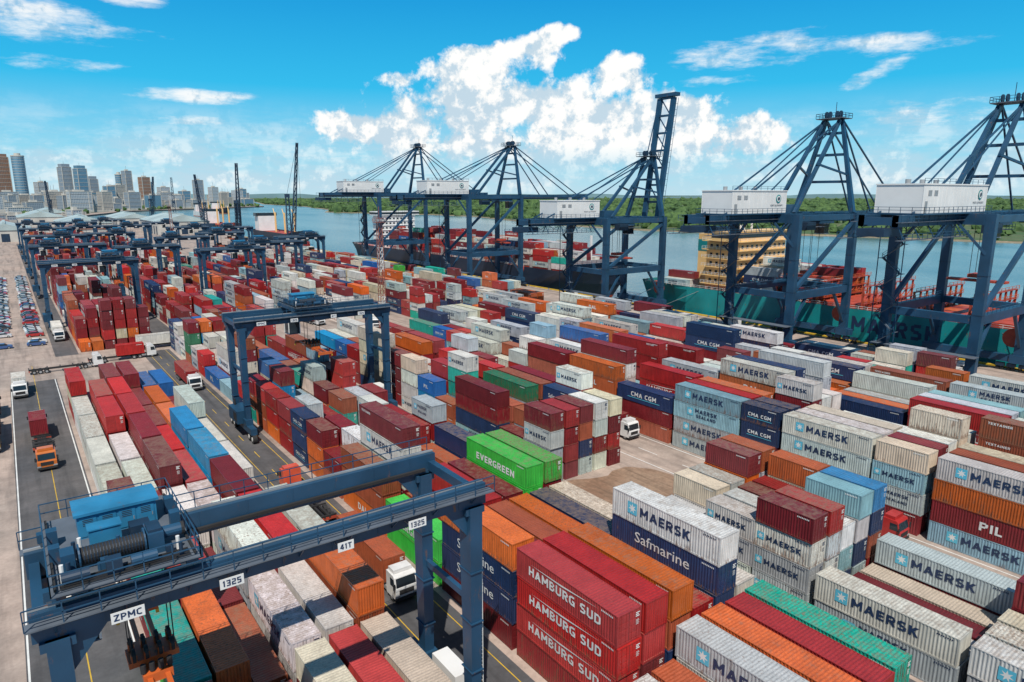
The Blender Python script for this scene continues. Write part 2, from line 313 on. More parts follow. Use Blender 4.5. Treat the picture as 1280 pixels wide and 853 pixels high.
def container_mesh(L_,logo):
    mb=MB();H=2.59;hw=1.219;hl=L_/2
    for sx in(-1,1):
        for sy in(-1,1):
            x0,x1=sorted((sx*hw,sx*(hw-.13)));y0,y1=sorted((sy*hl,sy*(hl-.13)))
            mb.box((x0,y0,.12),(x1,y1,H-.12))
            x0,x1=sorted((sx*(hw+.006),sx*(hw-.165)));y0,y1=sorted((sy*(hl+.006),sy*(hl-.18)))
            for z0,z1 in((0,.12),(H-.12,H)):
                mb.box((x0,y0,z0),(x1,y1,z1),4)
        x0,x1=sorted((sx*(hw-.004),sx*(hw-.08)))
        mb.box((x0,-hl+.18,.02),(x1,hl-.18,.17));mb.box((x0,-hl+.18,H-.09),(x1,hl-.18,H-.014))
        corr(mb,-hl+.13,hl-.13,sx*(hw-.012),sx*(hw-.058),.17,H-.09,.285,lambda t,o,z:(o,t,z))
    corr(mb,-hl+.1,hl-.1,H-.018,H-.05,-hw+.08,hw-.08,.29,lambda t,o,x:(x,t,o))
    mb.add([(-hw+.08,-hl+.1,.1),(hw-.08,-hl+.1,.1),(hw-.08,hl-.1,.1),(-hw+.08,hl-.1,.1)],[(0,1,2,3)],3)
    for sy in(-1,1):
        y0,y1=sorted((sy*(hl-.004),sy*(hl-.09)))
        mb.box((-hw+.165,y0,.02),(hw-.165,y1,.16));mb.box((-hw+.165,y0,H-.11),(hw-.165,y1,H-.014))
    corr(mb,-hw+.13,hw-.13,hl-.02,hl-.065,.16,H-.11,.24,lambda t,o,z:(t,o,z))
    yd=-hl
    for a,bb in((-hw+.14,-.015),(.015,hw-.14)):
        mb.box((a,yd+.035,.17),(bb,yd+.08,H-.12))
        for k in range(4):
            z0=.24+k*.55;mb.box((a+.06,yd+.018,z0),(bb-.06,yd+.034,z0+.40))
        for fx in(.27,.73):
            x=a+(bb-a)*fx
            mb.box((x-.02,yd-.016,.14),(x+.02,yd+.014,H-.08),5)
            for z in(.3,1.1,H-.3): mb.box((x-.05,yd-.006,z),(x+.05,yd+.017,z+.06),5)
            mb.box((x-.02,yd-.024,.98),(x+.22 if fx<.5 else x+.02,yd-.0165,1.02),5)
    mb.box((-.014,yd+.03,.17),(.014,yd+.06,H-.12),3)
    ink=1 if logo in('maersk','sealand') else 2
    for k in range(3): mb.box((.62,yd-.027,2.18-k*.14),(.62+[.42,.3,.38][k],yd-.0245,2.26-k*.14),ink)
    for k in range(5): mb.box((.66,yd-.027,1.62-k*.09),(.66+[.3,.34,.26,.33,.28][k],yd-.0245,1.65-k*.09),ink)
    for s in(-1,1):
        X=s*(hw+.006);nr=(s,0,0)
        wmax=0;cyt=0
        for (t,h,cy,cz,c,st) in LOGOS[logo]:
            if L_<8: h*=.66;cy*=.5
            if L_<8 and len(t)>7: st*=.8
            mi=1 if c=='n' else 2
            pl=lambda u,v,cy=cy,cz=cz:(X,s*(u+cy),v+cz)
            if t=='Safmarine': w=puttext(mb,t,h,pl,mi,.004,st)
            else: w=bold(mb,t,h,pl,nr,mi,st)
            wmax=max(w,wmax);cyt=cy
        if logo in('maersk','sealand'):
            f_=1 if L_>8 else .66
            q=.58*f_;cy=cyt-wmax/2-q-.38*f_;cz=1.0+.44*f_ if logo=='maersk' else 1.45
            p=lambda u,v,d:(s*(hw+.006+d),s*(cy+u),cz+v)
            mb.add([p(-q,-q,0),p(q,-q,0),p(q,q,0),p(-q,q,0)],[(0,1,2,3)],6)
            st=[]
            for i in range(14):
                r=q*(.85 if i%2==0 else .35);a=math.pi/2+i*math.pi/7;st.append(p(r*math.cos(a),r*math.sin(a),.004))
            mb.add([p(0,0,.004)]+st,[(0,i+1,(i+1)%14+1) for i in range(14)],2)
        if logo=='hamburg':
            p=lambda u,v:(s*(hw+.006),s*(u),v)
            mb.add([p(-4.1,1.9),p(-.2,1.85),p(4.1,2.2),p(-.2,2.0)],[(0,1,2,3)],2)
        if logo=='cma': mb.add([(X,s*(-3.6),.72),(X,s*3.6,.72),(X,s*3.6,.84),(X,s*(-3.6),.84)] if L_>8 else [(X,s*(-2),.72),(X,s*2,.72),(X,s*2,.8),(X,s*(-2),.8)],[(0,1,2,3)],6)
        for k in range(8): mb.add([(X,s*(hl-1.7+k*.16),2.2),(X,s*(hl-1.6+k*.16),2.2),(X,s*(hl-1.6+k*.16),2.34),(X,s*(hl-1.7+k*.16),2.34)],[(0,1,2,3)],ink)
    return mb.mesh('container_%d_%s'%(int(L_),logo),[M_cont,M_navyink,M_whiteink,M_dark,M_cont,M_cont,M_lblue])
CM={}
def cmesh(L_,logo):
    if (L_,logo) not in CM: CM[(L_,logo)]=container_mesh(L_,logo)
    return CM[(L_,logo)]
C={'maroon':(.20,.014,.020),'red':(.44,.020,.018),'dred':(.30,.014,.016),'orange':(.60,.12,.015),'rust':(.36,.085,.035),'white':(.67,.655,.61),
 'grey':(.46,.50,.51),'cream':(.64,.55,.42),'navy':(.012,.034,.11),'blue':(.018,.11,.35),'azure':(.012,.27,.56),'teal':(.004,.36,.28),
 'green':(.04,.44,.05),'lblue':(.24,.41,.48),'dgreen':(.015,.17,.08)}
W=[('maroon',20),('red',12),('dred',14),('orange',9),('rust',9),('white',18),('grey',9),('cream',6),('navy',6),('blue',5),('azure',1.5),('teal',1.5),('green',.8),('lblue',3),('dgreen',1)]
W2=[('maroon',29),('red',14),('dred',18),('orange',8),('rust',7),('white',13),('grey',6),('cream',3),('navy',5),('blue',3),('lblue',2),('teal',.6)]
W3=[('maroon',14),('red',11),('dred',9),('orange',7),('rust',6),('white',27),('grey',12),('cream',7),('navy',7),('blue',4),('lblue',6),('teal',1.5),('green',.4)]
def pick(w): return R.choices([a for a,_ in w],[b for _,b in w])[0]
LG={'white':['maersk']*4+['none']*3,'grey':['maersk']*3+['sealand']*2+['none']*3,'cream':['none','maersk','none'],'lblue':['sealand','maersk','none'],
 'red':['hamburg','none','none','tex','caps'],'maroon':['none','none','tex','pil','none','caps'],'dred':['none','hamburg','tex','caps'],'orange':['none','tex','none','dal','caps'],'rust':['none','tex'],
 'navy':['cma','saf','none','cma'],'blue':['cma','none','pil'],'azure':['none'],'teal':['none','none','onen'],'green':['evergreen','none'],'dgreen':['capital','none']}
def put(x,y,z,L_,cn,lg=None,parentrot=0):
    if lg is None: lg=R.choice(LG[cn])
    if L_<8 and lg in('hamburg','evergreen','capital','onen','tex','caps'): lg='none'
    c=C[cn];k=R.uniform(.72,1.12);fd=R.random()**2*.18
    lum=sum(c)/3
    c=tuple(min(.75,max(.004,(v*(1-fd)+(lum*.6+.12)*fd)*k*R.uniform(.94,1.06))) for v in c)
    obj('shipping_container',cmesh(L_,lg),(x+R.uniform(-.06,.06),y+R.uniform(-.12,.12),z),(math.pi if R.random()<.5 else 0)+R.uniform(-.005,.005),c)
L40,L20=12.192,6.058
OV={}
def block(name,x0,rows,bays,w,hfun,pitch=2.82):
    for (y,L_) in bays:
        hb=hfun(y)
        halves=[(y,L_)]
        if L_==2: halves=[(y,L20),(y+6.25,L20)]
        for (yy,l) in halves:
            lastc=None
            for r in range(rows):
                key=(name,round(yy,1),r)
                x=x0+1.22+r*pitch
                if key in OV:
                    for k,sp in enumerate(OV[key]):
                        cn,_,lg=sp.partition(':');put(x,yy+l/2,k*2.6,l,cn,lg or None)
                    continue
                h=int(round(hb+R.gauss(0,.8)))
                if R.random()<.05:h-=2
                h=max(0,min(5,h))
                for k in range(h):
                    cn=lastc if (lastc and R.random()<.38) else pick(w)
                    lastc=cn
                    put(x,yy+l/2,k*2.6,l,cn)
def bays(y0,y1,skip=(),p20=.3,start=None):
    out=[];y=y0
    while y<y1:
        if not any(a<y+6<b for a,b in skip):
            out.append((round(y,1),2 if R.random()<p20 else L40))
        y+=12.9
    return out
B='B'
OV[(B,30.6,0)]=['dred','red:hamburg','red:hamburg','red:hamburg'];OV[(B,30.6,1)]=['maroon','maroon','red','red:none'];OV[(B,30.6,2)]=['maroon','navy','rust','orange:none']
OV[(B,30.6,3)]=['white','maroon','dred'];OV[(B,30.6,4)]=['lblue','maroon','navy:none','navy:saf','white:maersk'];OV[(B,30.6,5)]=['rust','grey','white']
OV[(B,43.5,0)]=['maroon','navy:saf','navy:saf','orange:none'];OV[(B,43.5,1)]=['grey','white','maroon'];OV[(B,43.5,2)]=['navy','dred','rust:none'];OV[(B,43.5,3)]=['grey','rust','orange:none'];OV[(B,43.5,4)]=['grey','blue','navy'];OV[(B,43.5,5)]=['maroon','lblue','cream']
OV[(B,56.4,0)]=['green:none','green:evergreen'];OV[(B,56.4,1)]=['maroon','rust'];OV[(B,56.4,2)]=['white','maroon','dred'];OV[(B,56.4,3)]=['white','white','maroon'];OV[(B,56.4,4)]=['navy','maroon','green:evergreen','green:evergreen'];OV[(B,56.4,5)]=['grey','grey','maroon','green:none']
OV[(B,17.7,0)]=['maroon','white:none'];OV[(B,17.7,1)]=['grey','rust'];OV[(B,17.7,2)]=['navy','white:maersk','grey'];OV[(B,17.7,3)]=['navy','maroon','orange:cma'];OV[(B,17.7,4)]=['rust','navy','dred:none'];OV[(B,17.7,5)]=['white','white','teal:none']
OV[('C',17.7,0)]=['grey','white:maersk'];OV[('C',17.7,1)]=['white'];OV[('C',17.7,2)]=['maroon'];OV[('C',17.7,3)]=['cream'];OV[('C',17.7,4)]=['maroon','grey'];
OV[('C',4.8,0)]=['grey','white:maersk'];OV[('C',4.8,1)]=['maroon','white:maersk'];OV[('C',4.8,2)]=['grey','cream:none'];OV[('C',4.8,3)]=['white','maroon','maroon:none'];OV[('C',4.8,4)]=['white','white']
c20=[['grey','grey:maersk','white:maersk','maroon'],['dred','white','grey','red'],['navy','lblue','white:none'],['grey','navy','white','lblue:none'],['dred','rust','navy','azure:none']]
for i,s in enumerate(c20): OV[('C',30.6,i)]=s
for i,s in enumerate([['white','grey:maersk','white:maersk'],['maroon','cream','white:none'],['grey','red','maroon'],['white','maroon','dred'],['maroon','grey','cream','orange:none']]): OV[('C',36.9,i)]=s
for i,s in enumerate([['grey','grey'],['maroon','white:maersk','cream:none'],['grey','grey','white:none'],['dred','white','orange','maroon:none'],['maroon','dred','grey','rust:none']]): OV[('C',43.6,i)]=s
for i,s in enumerate([['grey','grey','grey','maroon'],['maroon','dred','maroon','dred'],['grey','navy','rust','maroon'],['white','maroon','grey','white'],['maroon','dred','maroon','cream']]): OV[('C',69.3,i)]=s
OV[('D',18.5,0)]=['lblue:maersk','maroon','orange:none','white:maersk'];OV[('D',18.5,1)]=['grey','maroon','orange','rust'];OV[('D',5.6,0)]=['grey:maersk','maroon','white:maersk'];OV[('D',18.5,2)]=['maroon','grey','white','cream:none']
OV[('D',31.7,0)]=['maroon','grey','lblue','cream:none'];OV[('D',31.7,1)]=['grey','white','white','maroon']
OV[('D',38.2,0)]=['grey:sealand','dred:none','grey:maersk','white:maersk'];OV[('D',38.2,1)]=['navy','maroon','grey','white:none'];OV[('D',38.2,2)]=['navy','maroon','grey','cream:none']
OV[('D',51.0,0)]=['navy','maroon','navy:cma','navy:cma'];OV[('D',51.0,1)]=['grey','maroon','blue','navy']
OV[('D',57.3,0)]=['grey:maersk','grey:maersk','lblue:sealand','lblue:maersk'];OV[('D',57.3,1)]=['white','maroon','rust','red']
OV[('D',70.2,0)]=['rust','maroon','navy:cma'];OV[('D',83.1,0)]=['lblue:sealand','blue:none','orange:dal','orange:none'];OV[('D',96.0,0)]=['navy','navy:cma','rust','maroon']
A='A'
OV[(A,49.0,0)]=['green','teal:none'];OV[(A,49.0,1)]=['rust','orange:none'];OV[(A,49.0,2)]=['rust:none'];OV[(A,49.0,3)]=['white','white:maersk'];OV[(A,49.0,4)]=['grey','white:none'];OV[(A,49.0,5)]=['maroon','rust','orange:none']
OV[(A,36.1,2)]=['dred'];OV[(A,36.1,3)]=['maroon','cream:none'];OV[(A,36.1,4)]=['dred','red:none'];OV[(A,36.1,5)]=['white','cream:none'];OV[(A,36.1,0)]=['white','rust:none'];OV[(A,36.1,1)]=['rust']
OV[(A,23.2,4)]=['maroon','white:none'];OV[(A,23.2,5)]=['rust','cream:none']
OV[(A,61.9,0)]=['maroon','teal:none'];OV[(A,61.9,1)]=['maroon','red','red:none'];OV[(A,61.9,2)]=['maroon'];OV[(A,61.9,3)]=['grey','grey','white:none'];OV[(A,61.9,4)]=['maroon','dred','red:none'];OV[(A,61.9,5)]=['white','rust','white']
for y in(87.7,100.6):
    OV[(A,y,0)]=['white','white:none'];OV[(A,y,1)]=['maroon','white:none'];OV[(A,y,2)]=['dred','maroon','maroon:none'];OV[(A,y,3)]=['red','red:none'];OV[(A,y,4)]=['azure','azure','azure'];OV[(A,y,5)]=['white','white:none']
for y in(113.5,126.4):
    OV[(A,y,0)]=['white','white:none'];OV[(A,y,1)]=['maroon','red','red:none'];OV[(A,y,2)]=['dred','maroon','red:none'];OV[(A,y,3)]=['red','maroon:none'];OV[(A,y,4)]=['maroon','orange:none']
bA=[(y,L40) for y in(10.3,23.2,36.1,49.0,61.9,74.8,87.7,100.6,113.5,126.4,139.3)]
block('A',5.8,6,bA,W,lambda y:2.1)
block('A2',12,6,bays(205,690,[(430,450)],.35),W2,lambda y:3.3)
block('B',32,6,[(4.8,L40),(17.7,L40),(30.6,L40),(43.5,L40),(56.4,L40)]+bays(69.3,196,(),.35),W,lambda y:(2 if y<17 else 2.6 if y<110 else 3.2))
block('B2',37.5,5,bays(208,690,[(440,455)],.35),W2,lambda y:3.2)
block('C',57.5,5,[(4.8,L40),(17.7,L40),(30.6,2),(43.6,L20),(69.3,2)]+bays(82.2,150,(),.5),W,lambda y:3.4)
block('C2',60,5,bays(215,690,[(440,455)],.3),W2,lambda y:3.1)
bD=[(5.6,L40),(18.5,L40),(31.7,L20),(38.2,L40),(51.0,L20),(57.3,L40),(70.2,L40),(83.1,L40),(96.0,L40),(108.9,2),(121.8,L40),(134.7,2),(147.6,L40)]+bays(208,420,(),.3)
block('D',83.5,6,bD,W3,lambda y:3.8 if y<105 else 3.3)
block('E',105.5,6,[(-7,L40)]+bays(5.6,150,(),.25)+bays(195,430,(),.3),W3,lambda y:3.4)
block('F',127.5,6,bays(-7,150,[(20,34)],.2)+bays(178,430,(),.3),W3,lambda y:2.6 if y<100 else 3.0)

# ------------------------------------------------------------ rubber tyred gantry crane
def rtg_mesh(span,tx):
    mb=MB();g=3.5;zt=20.4
    MATS=[M_crane,M_dark,M_azure,M_white,M_orange,M_glass,M_grate,M_navyink,M_steel,M_yellow,M_crane_d]
    for sy in(-1,1):
        y=sy*g
        mb.box((-1.0,y-.42,zt-1.5),(span+1.0,y+.42,zt))
        for x in range(2,int(span),3): mb.box((x,y-.45,zt-1.5),(x+.08,y+.45,zt+.012))
        mb.box((-1,y-.06,zt+.012),(span+1,y+.06,zt+.14),8)
        ya,yb=sorted((y+sy*.46,y+sy*1.25))
        mb.box((-1.2,ya,zt-.42),(span+1.2,yb,zt-.34),6)
        for x in range(0,int(span)+1,3): mb.beam((x,y+sy*.42,zt-1.2),(x,y+sy*1.2,zt-.42),.08,.08)
        yo=y+sy*1.22
        mb.rail((-1.2,yo,zt-.34),(span+1.2,yo,zt-.34),1.1,1.5,.055)
        mb.box((0,y-sy*.55-.12,zt-1.2),(span,y-sy*.55+.12,zt-1.0),1)
        mb.cyl((0,y+sy*.5,zt-.8),(span,y+sy*.5,zt-.8),.05,6,1)
        for x in(0,span):
            mb.beam((x,y,zt-1.5),(x,y*1.0,2.4),1.0,1.5,0,.8,1.0)
            mb.cbox((x,y,zt-1.75),(1.5,1.3,.5))
            mb.cbox((x,y,3.0),(1.2,1.6,1.0))
            for z in(6,10,14): mb.cbox((x,y,z),(1.02+.02*z/6,1.3+.02*z,.08))
            s2=1 if x==0 else -1
            mb.add([(x+s2*.5,y-.3,zt-1.5),(x+s2*2.2,y-.3,zt-1.5),(x+s2*.5,y-.3,zt-3.6),(x+s2*.5,y+.3,zt-1.5),(x+s2*2.2,y+.3,zt-1.5),(x+s2*.5,y+.3,zt-3.6)],
                   [(0,1,2),(3,5,4),(1,4,5,2),(0,3,4,1)])
    for x in(0,span):
        mb.box((x-.5,-6.6,1.5),(x+.5,6.6,2.5))
        mb.beam((x,-g,11.5),(x,g,11.5),.35,.5)
        for sy in(-1,1):
            mb.cbox((x,sy*5.4,1.35),(.5,2.6,.5))
            for dy in(-.95,.95):
                yy=sy*5.4+dy
                mb.cyl((x-.32,yy,.78),(x+.32,yy,.78),.77,16,1);mb.cyl((x-.36,yy,.78),(x+.36,yy,.78),.38,10,3)
        mb.beam((x-.6 if x==0 else x+.6,-g+.43,zt-.9),(x-.6 if x==0 else x+.6,g-.43,zt-.9),.5,.7)
    mb.box((-1.5,-2.6,2.52),(.9,2.6,4.7),0);mb.box((-1.52,-2.2,2.9),(-1.5,-.3,4.3),1);mb.cyl((-.6,1.8,4.7),(-.6,1.8,5.8),.14,8,1)
    mb.box((span-.6,-2,2.52),(span+.8,1.5,4.4),3)
    lx=span+.75
    for k in(-.25,.25): mb.beam((lx,-g+k,2.5),(lx,-g+k,zt-.4),.05,.05,3)
    for i in range(55): mb.beam((lx,-g-.25,2.7+i*.32),(lx,-g+.25,2.7+i*.32),.03,.03,3)
    t=tx
    for x in(-3.0,3.0):
        mb.box((t+x-.3,-g-.5,zt+.36),(t+x+.3,g+.5,zt+.95))
        for sy in(-1,1): mb.cyl((t+x-.3,sy*g-.12,zt+.42),(t+x-.3,sy*g+.12,zt+.42),.27,12,8)
    for sy in(-1,1): mb.box((t-3.6,sy*g-.25,zt+.40),(t+3.6,sy*g+.25,zt+.9))
    mb.box((t-3.3,-g-1.2,zt+.96),(t+3.3,g+1.2,zt+1.02),6)
    zp=zt+1.02
    for a,bb in(((-3.3,-4.7),(3.3,-4.7)),((-3.3,4.7),(3.3,4.7)),((-3.3,-4.7),(-3.3,4.7)),((3.3,-4.7),(3.3,4.7))):
        mb.rail((t+a[0],a[1],zp),(t+bb[0],bb[1],zp),1.1,1.1,.05)
    mb.box((t-1.7,1.0,zp),(t+2.2,3.1,zp+1.35),2);mb.prism([(.85,zp+1.35),(.85,zp+1.5),(2.05,zp+1.62),(3.25,zp+1.5),(3.25,zp+1.35)],t-1.85,t+2.35,2)
    for k in range(4):
        x=t-1.6+k*.95;mb.box((x,.965,zp+.12),(x+.82,.994,zp+1.25),2)
        for v in range(4): mb.box((x+.15,.955,zp+.75+v*.1),(x+.65,.963,zp+.79+v*.1),1)
        mb.box((x+.7,.94,zp+.5),(x+.74,.963,zp+.7),8)
    mb.box((t-1.3,-.6,zp),(t+.2,.3,zp+1.05),2);mb.box((t-1.36,-.66,zp+1.05),(t+.26,.36,zp+1.12),2);mb.box((t+.6,-.9,zp),(t+1.6,.0,zp+.85),10)
    mb.cyl((t-1.9,-2.4,zp+.62),(t+1.0,-2.4,zp+.62),.45,20,1)
    for k in range(20): mb.cyl((t-1.86+k*.143,-2.4,zp+.62),(t-1.82+k*.143,-2.4,zp+.62),.48,14,10)
    for x in(-1.95,1.0): mb.cyl((t+x,-2.4,zp+.62),(t+x+.08,-2.4,zp+.62),.66,20,0)
    mb.box((t+1.15,-3.1,zp),(t+1.9,-1.5,zp+1.15),0);mb.box((t+1.2,-2.9,zp+1.15),(t+1.85,-1.7,zp+1.3),10);mb.cyl((t+1.9,-2.0,zp+.6),(t+2.9,-2.0,zp+.6),.33,14,0);mb.cyl((t+2.9,-2.0,zp+.6),(t+3.05,-2.0,zp+.6),.36,14,1)
    mb.box((t-2.7,-2.9,zp),(t-2.1,-1.9,zp+1.1),0);mb.cyl((t-2.8,-3.9,zp+.42),(t-1.6,-3.9,zp+.42),.28,14,10)
    mb.cyl((t+.2,-3.9,zp+.42),(t+1.4,-3.9,zp+.42),.28,14,0);mb.box((t-.9,-4.2,zp),(t-.2,-3.5,zp+.8),10)
    for x,y in((-2.9,-1),(-2.9,1.2),(3.0,2),(2.9,-.2)): mb.box((t+x-.25,y-.3,zp),(t+x+.25,y+.3,zp+.9),0)
    rr=random.Random(5)
    for k in range(20):
        a=rr.uniform(-2.8,2.8);c=rr.uniform(-4.4,-1.0)
        if rr.random()<.5: mb.cyl((t+a,c,zp),(t+a,c,zp+rr.uniform(.3,1.1)),.1,8,rr.choice([0,10,1,3]))
        else: mb.box((t+a-.2,c-.15,zp),(t+a+.15,c+.2,zp+rr.uniform(.2,.7)),rr.choice([0,10,10,1]))
    for k in range(4): mb.beam((t-2.9,-4.3+k*.25,zp+.1),(t+2.9,-4.3+k*.25,zp+.1),.06,.06,1)
    for x in(-3.1,3.1): mb.beam((t+x,-4.4,zp+.15),(t+x,4.4,zp+.15),.12,.12,1)
    cx=t-2.4
    mb.box((cx-1.0,-1.0,zt-4.1),(cx+1.0,1.3,zt-4.0),0);mb.box((cx-1.0,-1.0,zt-2.0),(cx+1.0,1.3,zt-1.8),3)
    mb.box((cx-.94,-.94,zt-4.0),(cx+.94,1.24,zt-2.0),5)
    for x in(-.97,.97):
        for y in(-.97,1.27): mb.box((cx+x-.06,y-.06,zt-4.0),(cx+x+.06,y+.06,zt-2.0),3)
    for x in(-.8,.8):mb.beam((cx+x,.1,zt-1.8),(cx+x,.1,zt+.4),.12,.12)
    hz=14.0
    for x in(-1.1,1.1):
        for y in(-1.0,-.75,.75,1.0): mb.beam((t+1.0+x,y,zt+1),(t+1.0+x,y*.9,hz+.6),.035,.035,1)
    c=t+1.0
    mb.box((c-1.3,-.8,hz-.25),(c+1.3,.8,hz+.1),4)
    for x in(-1.0,-.35,.35,1.0):
        for y in(-.62,.62): mb.cyl((c+x-.09,y,hz+.42),(c+x+.09,y,hz+.42),.4,14,1);mb.box((c+x-.15,y-.22,hz+.1),(c+x+.15,y+.22,hz+.55),4)
    mb.box((c-.75,-1.9,hz-.8),(c+.75,1.9,hz-.26),4)
    for x in(-.45,.45): mb.box((c+x-.13,-5.9,hz-.72),(c+x+.13,5.9,hz-.45),4)
    for y in(-5.95,5.95):
        mb.box((c-1.22,y-.15,hz-.85),(c+1.22,y+.15,hz-.4),4)
        for x in(-1.15,1.15): mb.box((c+x-.1,y-.1,hz-1.15),(c+x+.1,y+.1,hz-.86),9)
    for k in range(4): mb.cyl((c-.7+k*.45,-1.6,hz-.2),(c-.7+k*.45,-1.6,hz+.3),.15,10,1)
    def sign(x,s,w,yy=-1.30):
        mb.box((x-w/2,-g+yy,zt-1.25),(x+w/2,-g+yy+.03,zt-.66),3)
        bold(mb,s,.36,lambda u,v:(x+u,-g+yy-.006,zt-1.13+v),(0,-1,0),7,1.0,.16)
        for q in(-w/2+.1,w/2-.14): mb.box((x+q,-g+yy+.03,zt-1.0),(x+q+.04,-g-.42,zt-.95),8)
    sign(span*.80,'1325',1.25);sign(span*.60,'41T',1.0);sign(span*.33,'1325',1.25);sign(3.0,'ZPMC',1.5)
    for x in(1,span-1,span/2): mb.cbox((x,g+1.4,zt-.7),(.5,.3,.4),3)
    return mb.mesh('rtg_crane',MATS)
for (x,y,sp,tx) in [(-.4,40.8,24.2,3.3),(28.8,117,25.5,12),(7.6,248,24.4,18),(7.6,330,24.4,6),(7.6,410,24.4,15),(7.6,500,24.4,12),(7.6,600,24.4,6),(34.2,305,20.8,8),(34.2,420,20.8,14),(34.2,520,20.8,6),(34.2,600,20.8,10),(57.4,272,21.4,14),(57.4,360,21.4,6),(57.4,520,21.4,8),(57.4,640,21.4,7),
    (81.8,300,21.6,5),(81.8,390,21.6,9),(81.8,470,21.6,15),(81.8,560,21.6,15),(104.3,330,20.8,15),(104.3,450,20.8,7)]:
    obj('rubber_tyred_gantry_crane',rtg_mesh(sp,tx),(x,y,0))

# ------------------------------------------------------------ ship to shore quay cranes
XL,XW=157,184
def sts_mesh(zg,ap,boom,seed,house=(137,160)):
    r=random.Random(seed);mb=MB();hy=9;gy=3.1
    MATS=[M_crane,M_dark,M_crane_d,M_white,M_orange,M_glass,M_grate,M_hullteal,M_steel,M_red]
    for x in(XL,XW):
        mb.box((x-.7,-hy-2.5,2.2),(x+.7,hy+2.5,3.8))
        for sy in(-1,1):
            y=sy*hy
            mb.beam((x,y,3.8),(x,y,zg+1),1.5,1.9)
            for k in(-3.4,-1.2,1.2,3.4):
                mb.cbox((x,y+k,1.35),(.9,1.7,.8),2)
                for q in(-.45,.45): mb.cyl((x-.25,y+k+q,.42),(x+.25,y+k+q,.42),.4,10,1)
            mb.cbox((x,y,3.0),(1.9,3.2,2.0))
            for z in(8,16,24): mb.box((x-.8,y-1.0,z),(x+.8,y+1.0,z+.12),2)
        mb.beam((x,-hy,15),(x,hy,15),1.1,1.6);mb.box((x-.9,-hy+.96,zg-1.2),(x+.9,hy-.96,zg+1.0))
    for sy in(-1,1):
        y=sy*hy
        mb.beam((XL+.95,y,15),(XW-.95,y,15),1.2,1.9)
        mb.rail((XL+1,y-.5,15.95),(XW-1,y-.5,15.95),1.1,2.2,.08)
        mb.beam((XL+.5,y,16),(XW-1,y,zg-1.5),.9,.9);mb.beam((XL+8,y,15.8),(XL+.6,y,6),.6,.6);mb.beam((XW-8,y,15.8),(XW-.6,y,6),.6,.6)
        mb.beam((XL,y,zg),(XW,y,zg),1.0,1.4)
        mb.beam((XL-2,sy*gy,zg-.2),(XL-.5,y,zg-7),.5,.5)
        g0=130
        mb.box((g0,sy*gy-.55,zg-1.1),(XW+3,sy*gy+.55,zg+1.0))
        for x in range(g0,XW,4): mb.box((x,sy*gy-.6,zg-1.1),(x+.12,sy*gy+.6,zg+1.02))
        mb.box((g0-1,min(sy*(gy+.6),sy*(gy+1.5)),zg-.3),(XW+3,max(sy*(gy+.6),sy*(gy+1.5)),zg-.2),6)
        mb.rail((g0-1,sy*(gy+1.5),zg-.2),(XW+3,sy*(gy+1.5),zg-.2),1.2,2.2,.09)
        mb.box((g0-3,min(sy*4.8,sy*5.9),zg-3.4),(XL-2,max(sy*4.8,sy*5.9),zg-3.3),6);mb.rail((g0-3,sy*5.9,zg-3.3),(XL-2,sy*5.9,zg-3.3),1.1,2,.08)
        for x in range(g0,XL-2,6): mb.beam((x,sy*5,zg-3.3),(x,sy*(gy+.5),zg-1),.15,.15)
        A=(XW+1.5,sy*2.2,ap)
        mb.beam((XW,sy*hy*.93,zg+1),A,1.2,1.2,0,.8,.8)
        mb.beam((XL+8,sy*gy,zg+1),(XW+.3,sy*2.2,ap-.5),.85,.85)
        mb.beam((XL+17,sy*gy*.9,zg+(ap-zg)*.53),(XW+1,sy*(hy*.93+(2.2-hy*.93)*.4),zg+(ap-zg)*.42),.5,.5)
        mb.beam(A,(g0+6,sy*gy,zg+1),.34,.34);mb.beam(A,(XL-12,sy*gy,zg+1),.26,.26)
        bl=42
        if boom=='down':
            mb.box((XW+3.3,sy*gy-.5,zg-1.0),(XW+bl,sy*gy+.5,zg+.9))
            mb.rail((XW+3.3,sy*(gy+1.2),zg-.2),(XW+bl,sy*(gy+1.2),zg-.2),1.2,2.4,.09);mb.box((XW+3.3,min(sy*(gy+.52),sy*(gy+1.2)),zg-.3),(XW+bl,max(sy*(gy+.52),sy*(gy+1.2)),zg-.2),6)
            mb.beam(A,(XW+20,sy*gy,zg+1),.36,.36);mb.beam(A,(XW+38,sy*gy,zg+1),.36,.36)
        else:
            a=math.radians(82);hx=XW+3.3
            P=lambda d,o=0:(hx+d*math.cos(a)-o*math.sin(a),sy*gy,zg+d*math.sin(a)+o*math.cos(a))
            mb.beam(P(0),P(bl),1.1,1.8)
            mb.beam(P(20,1.2),A,.25,.25);mb.beam(P(36,1.2),P(20,3.2),.25,.25);mb.beam(P(20,3.2),A,.25,.25)
            for d in range(2,bl,2):
                q=Vector(P(d,-1.0));mb.beam(q,q+Vector((0,sy*1.3,0)),.1,.1)
            mb.beam(Vector(P(0,-1))+Vector((0,sy*1.3,0)),Vector(P(bl,-1))+Vector((0,sy*1.3,0)),.1,.1)
    for x in(g0,XL-12,XL-4): mb.box((x,-gy+.56,zg-.8),(x+.8,gy-.56,zg+.6))
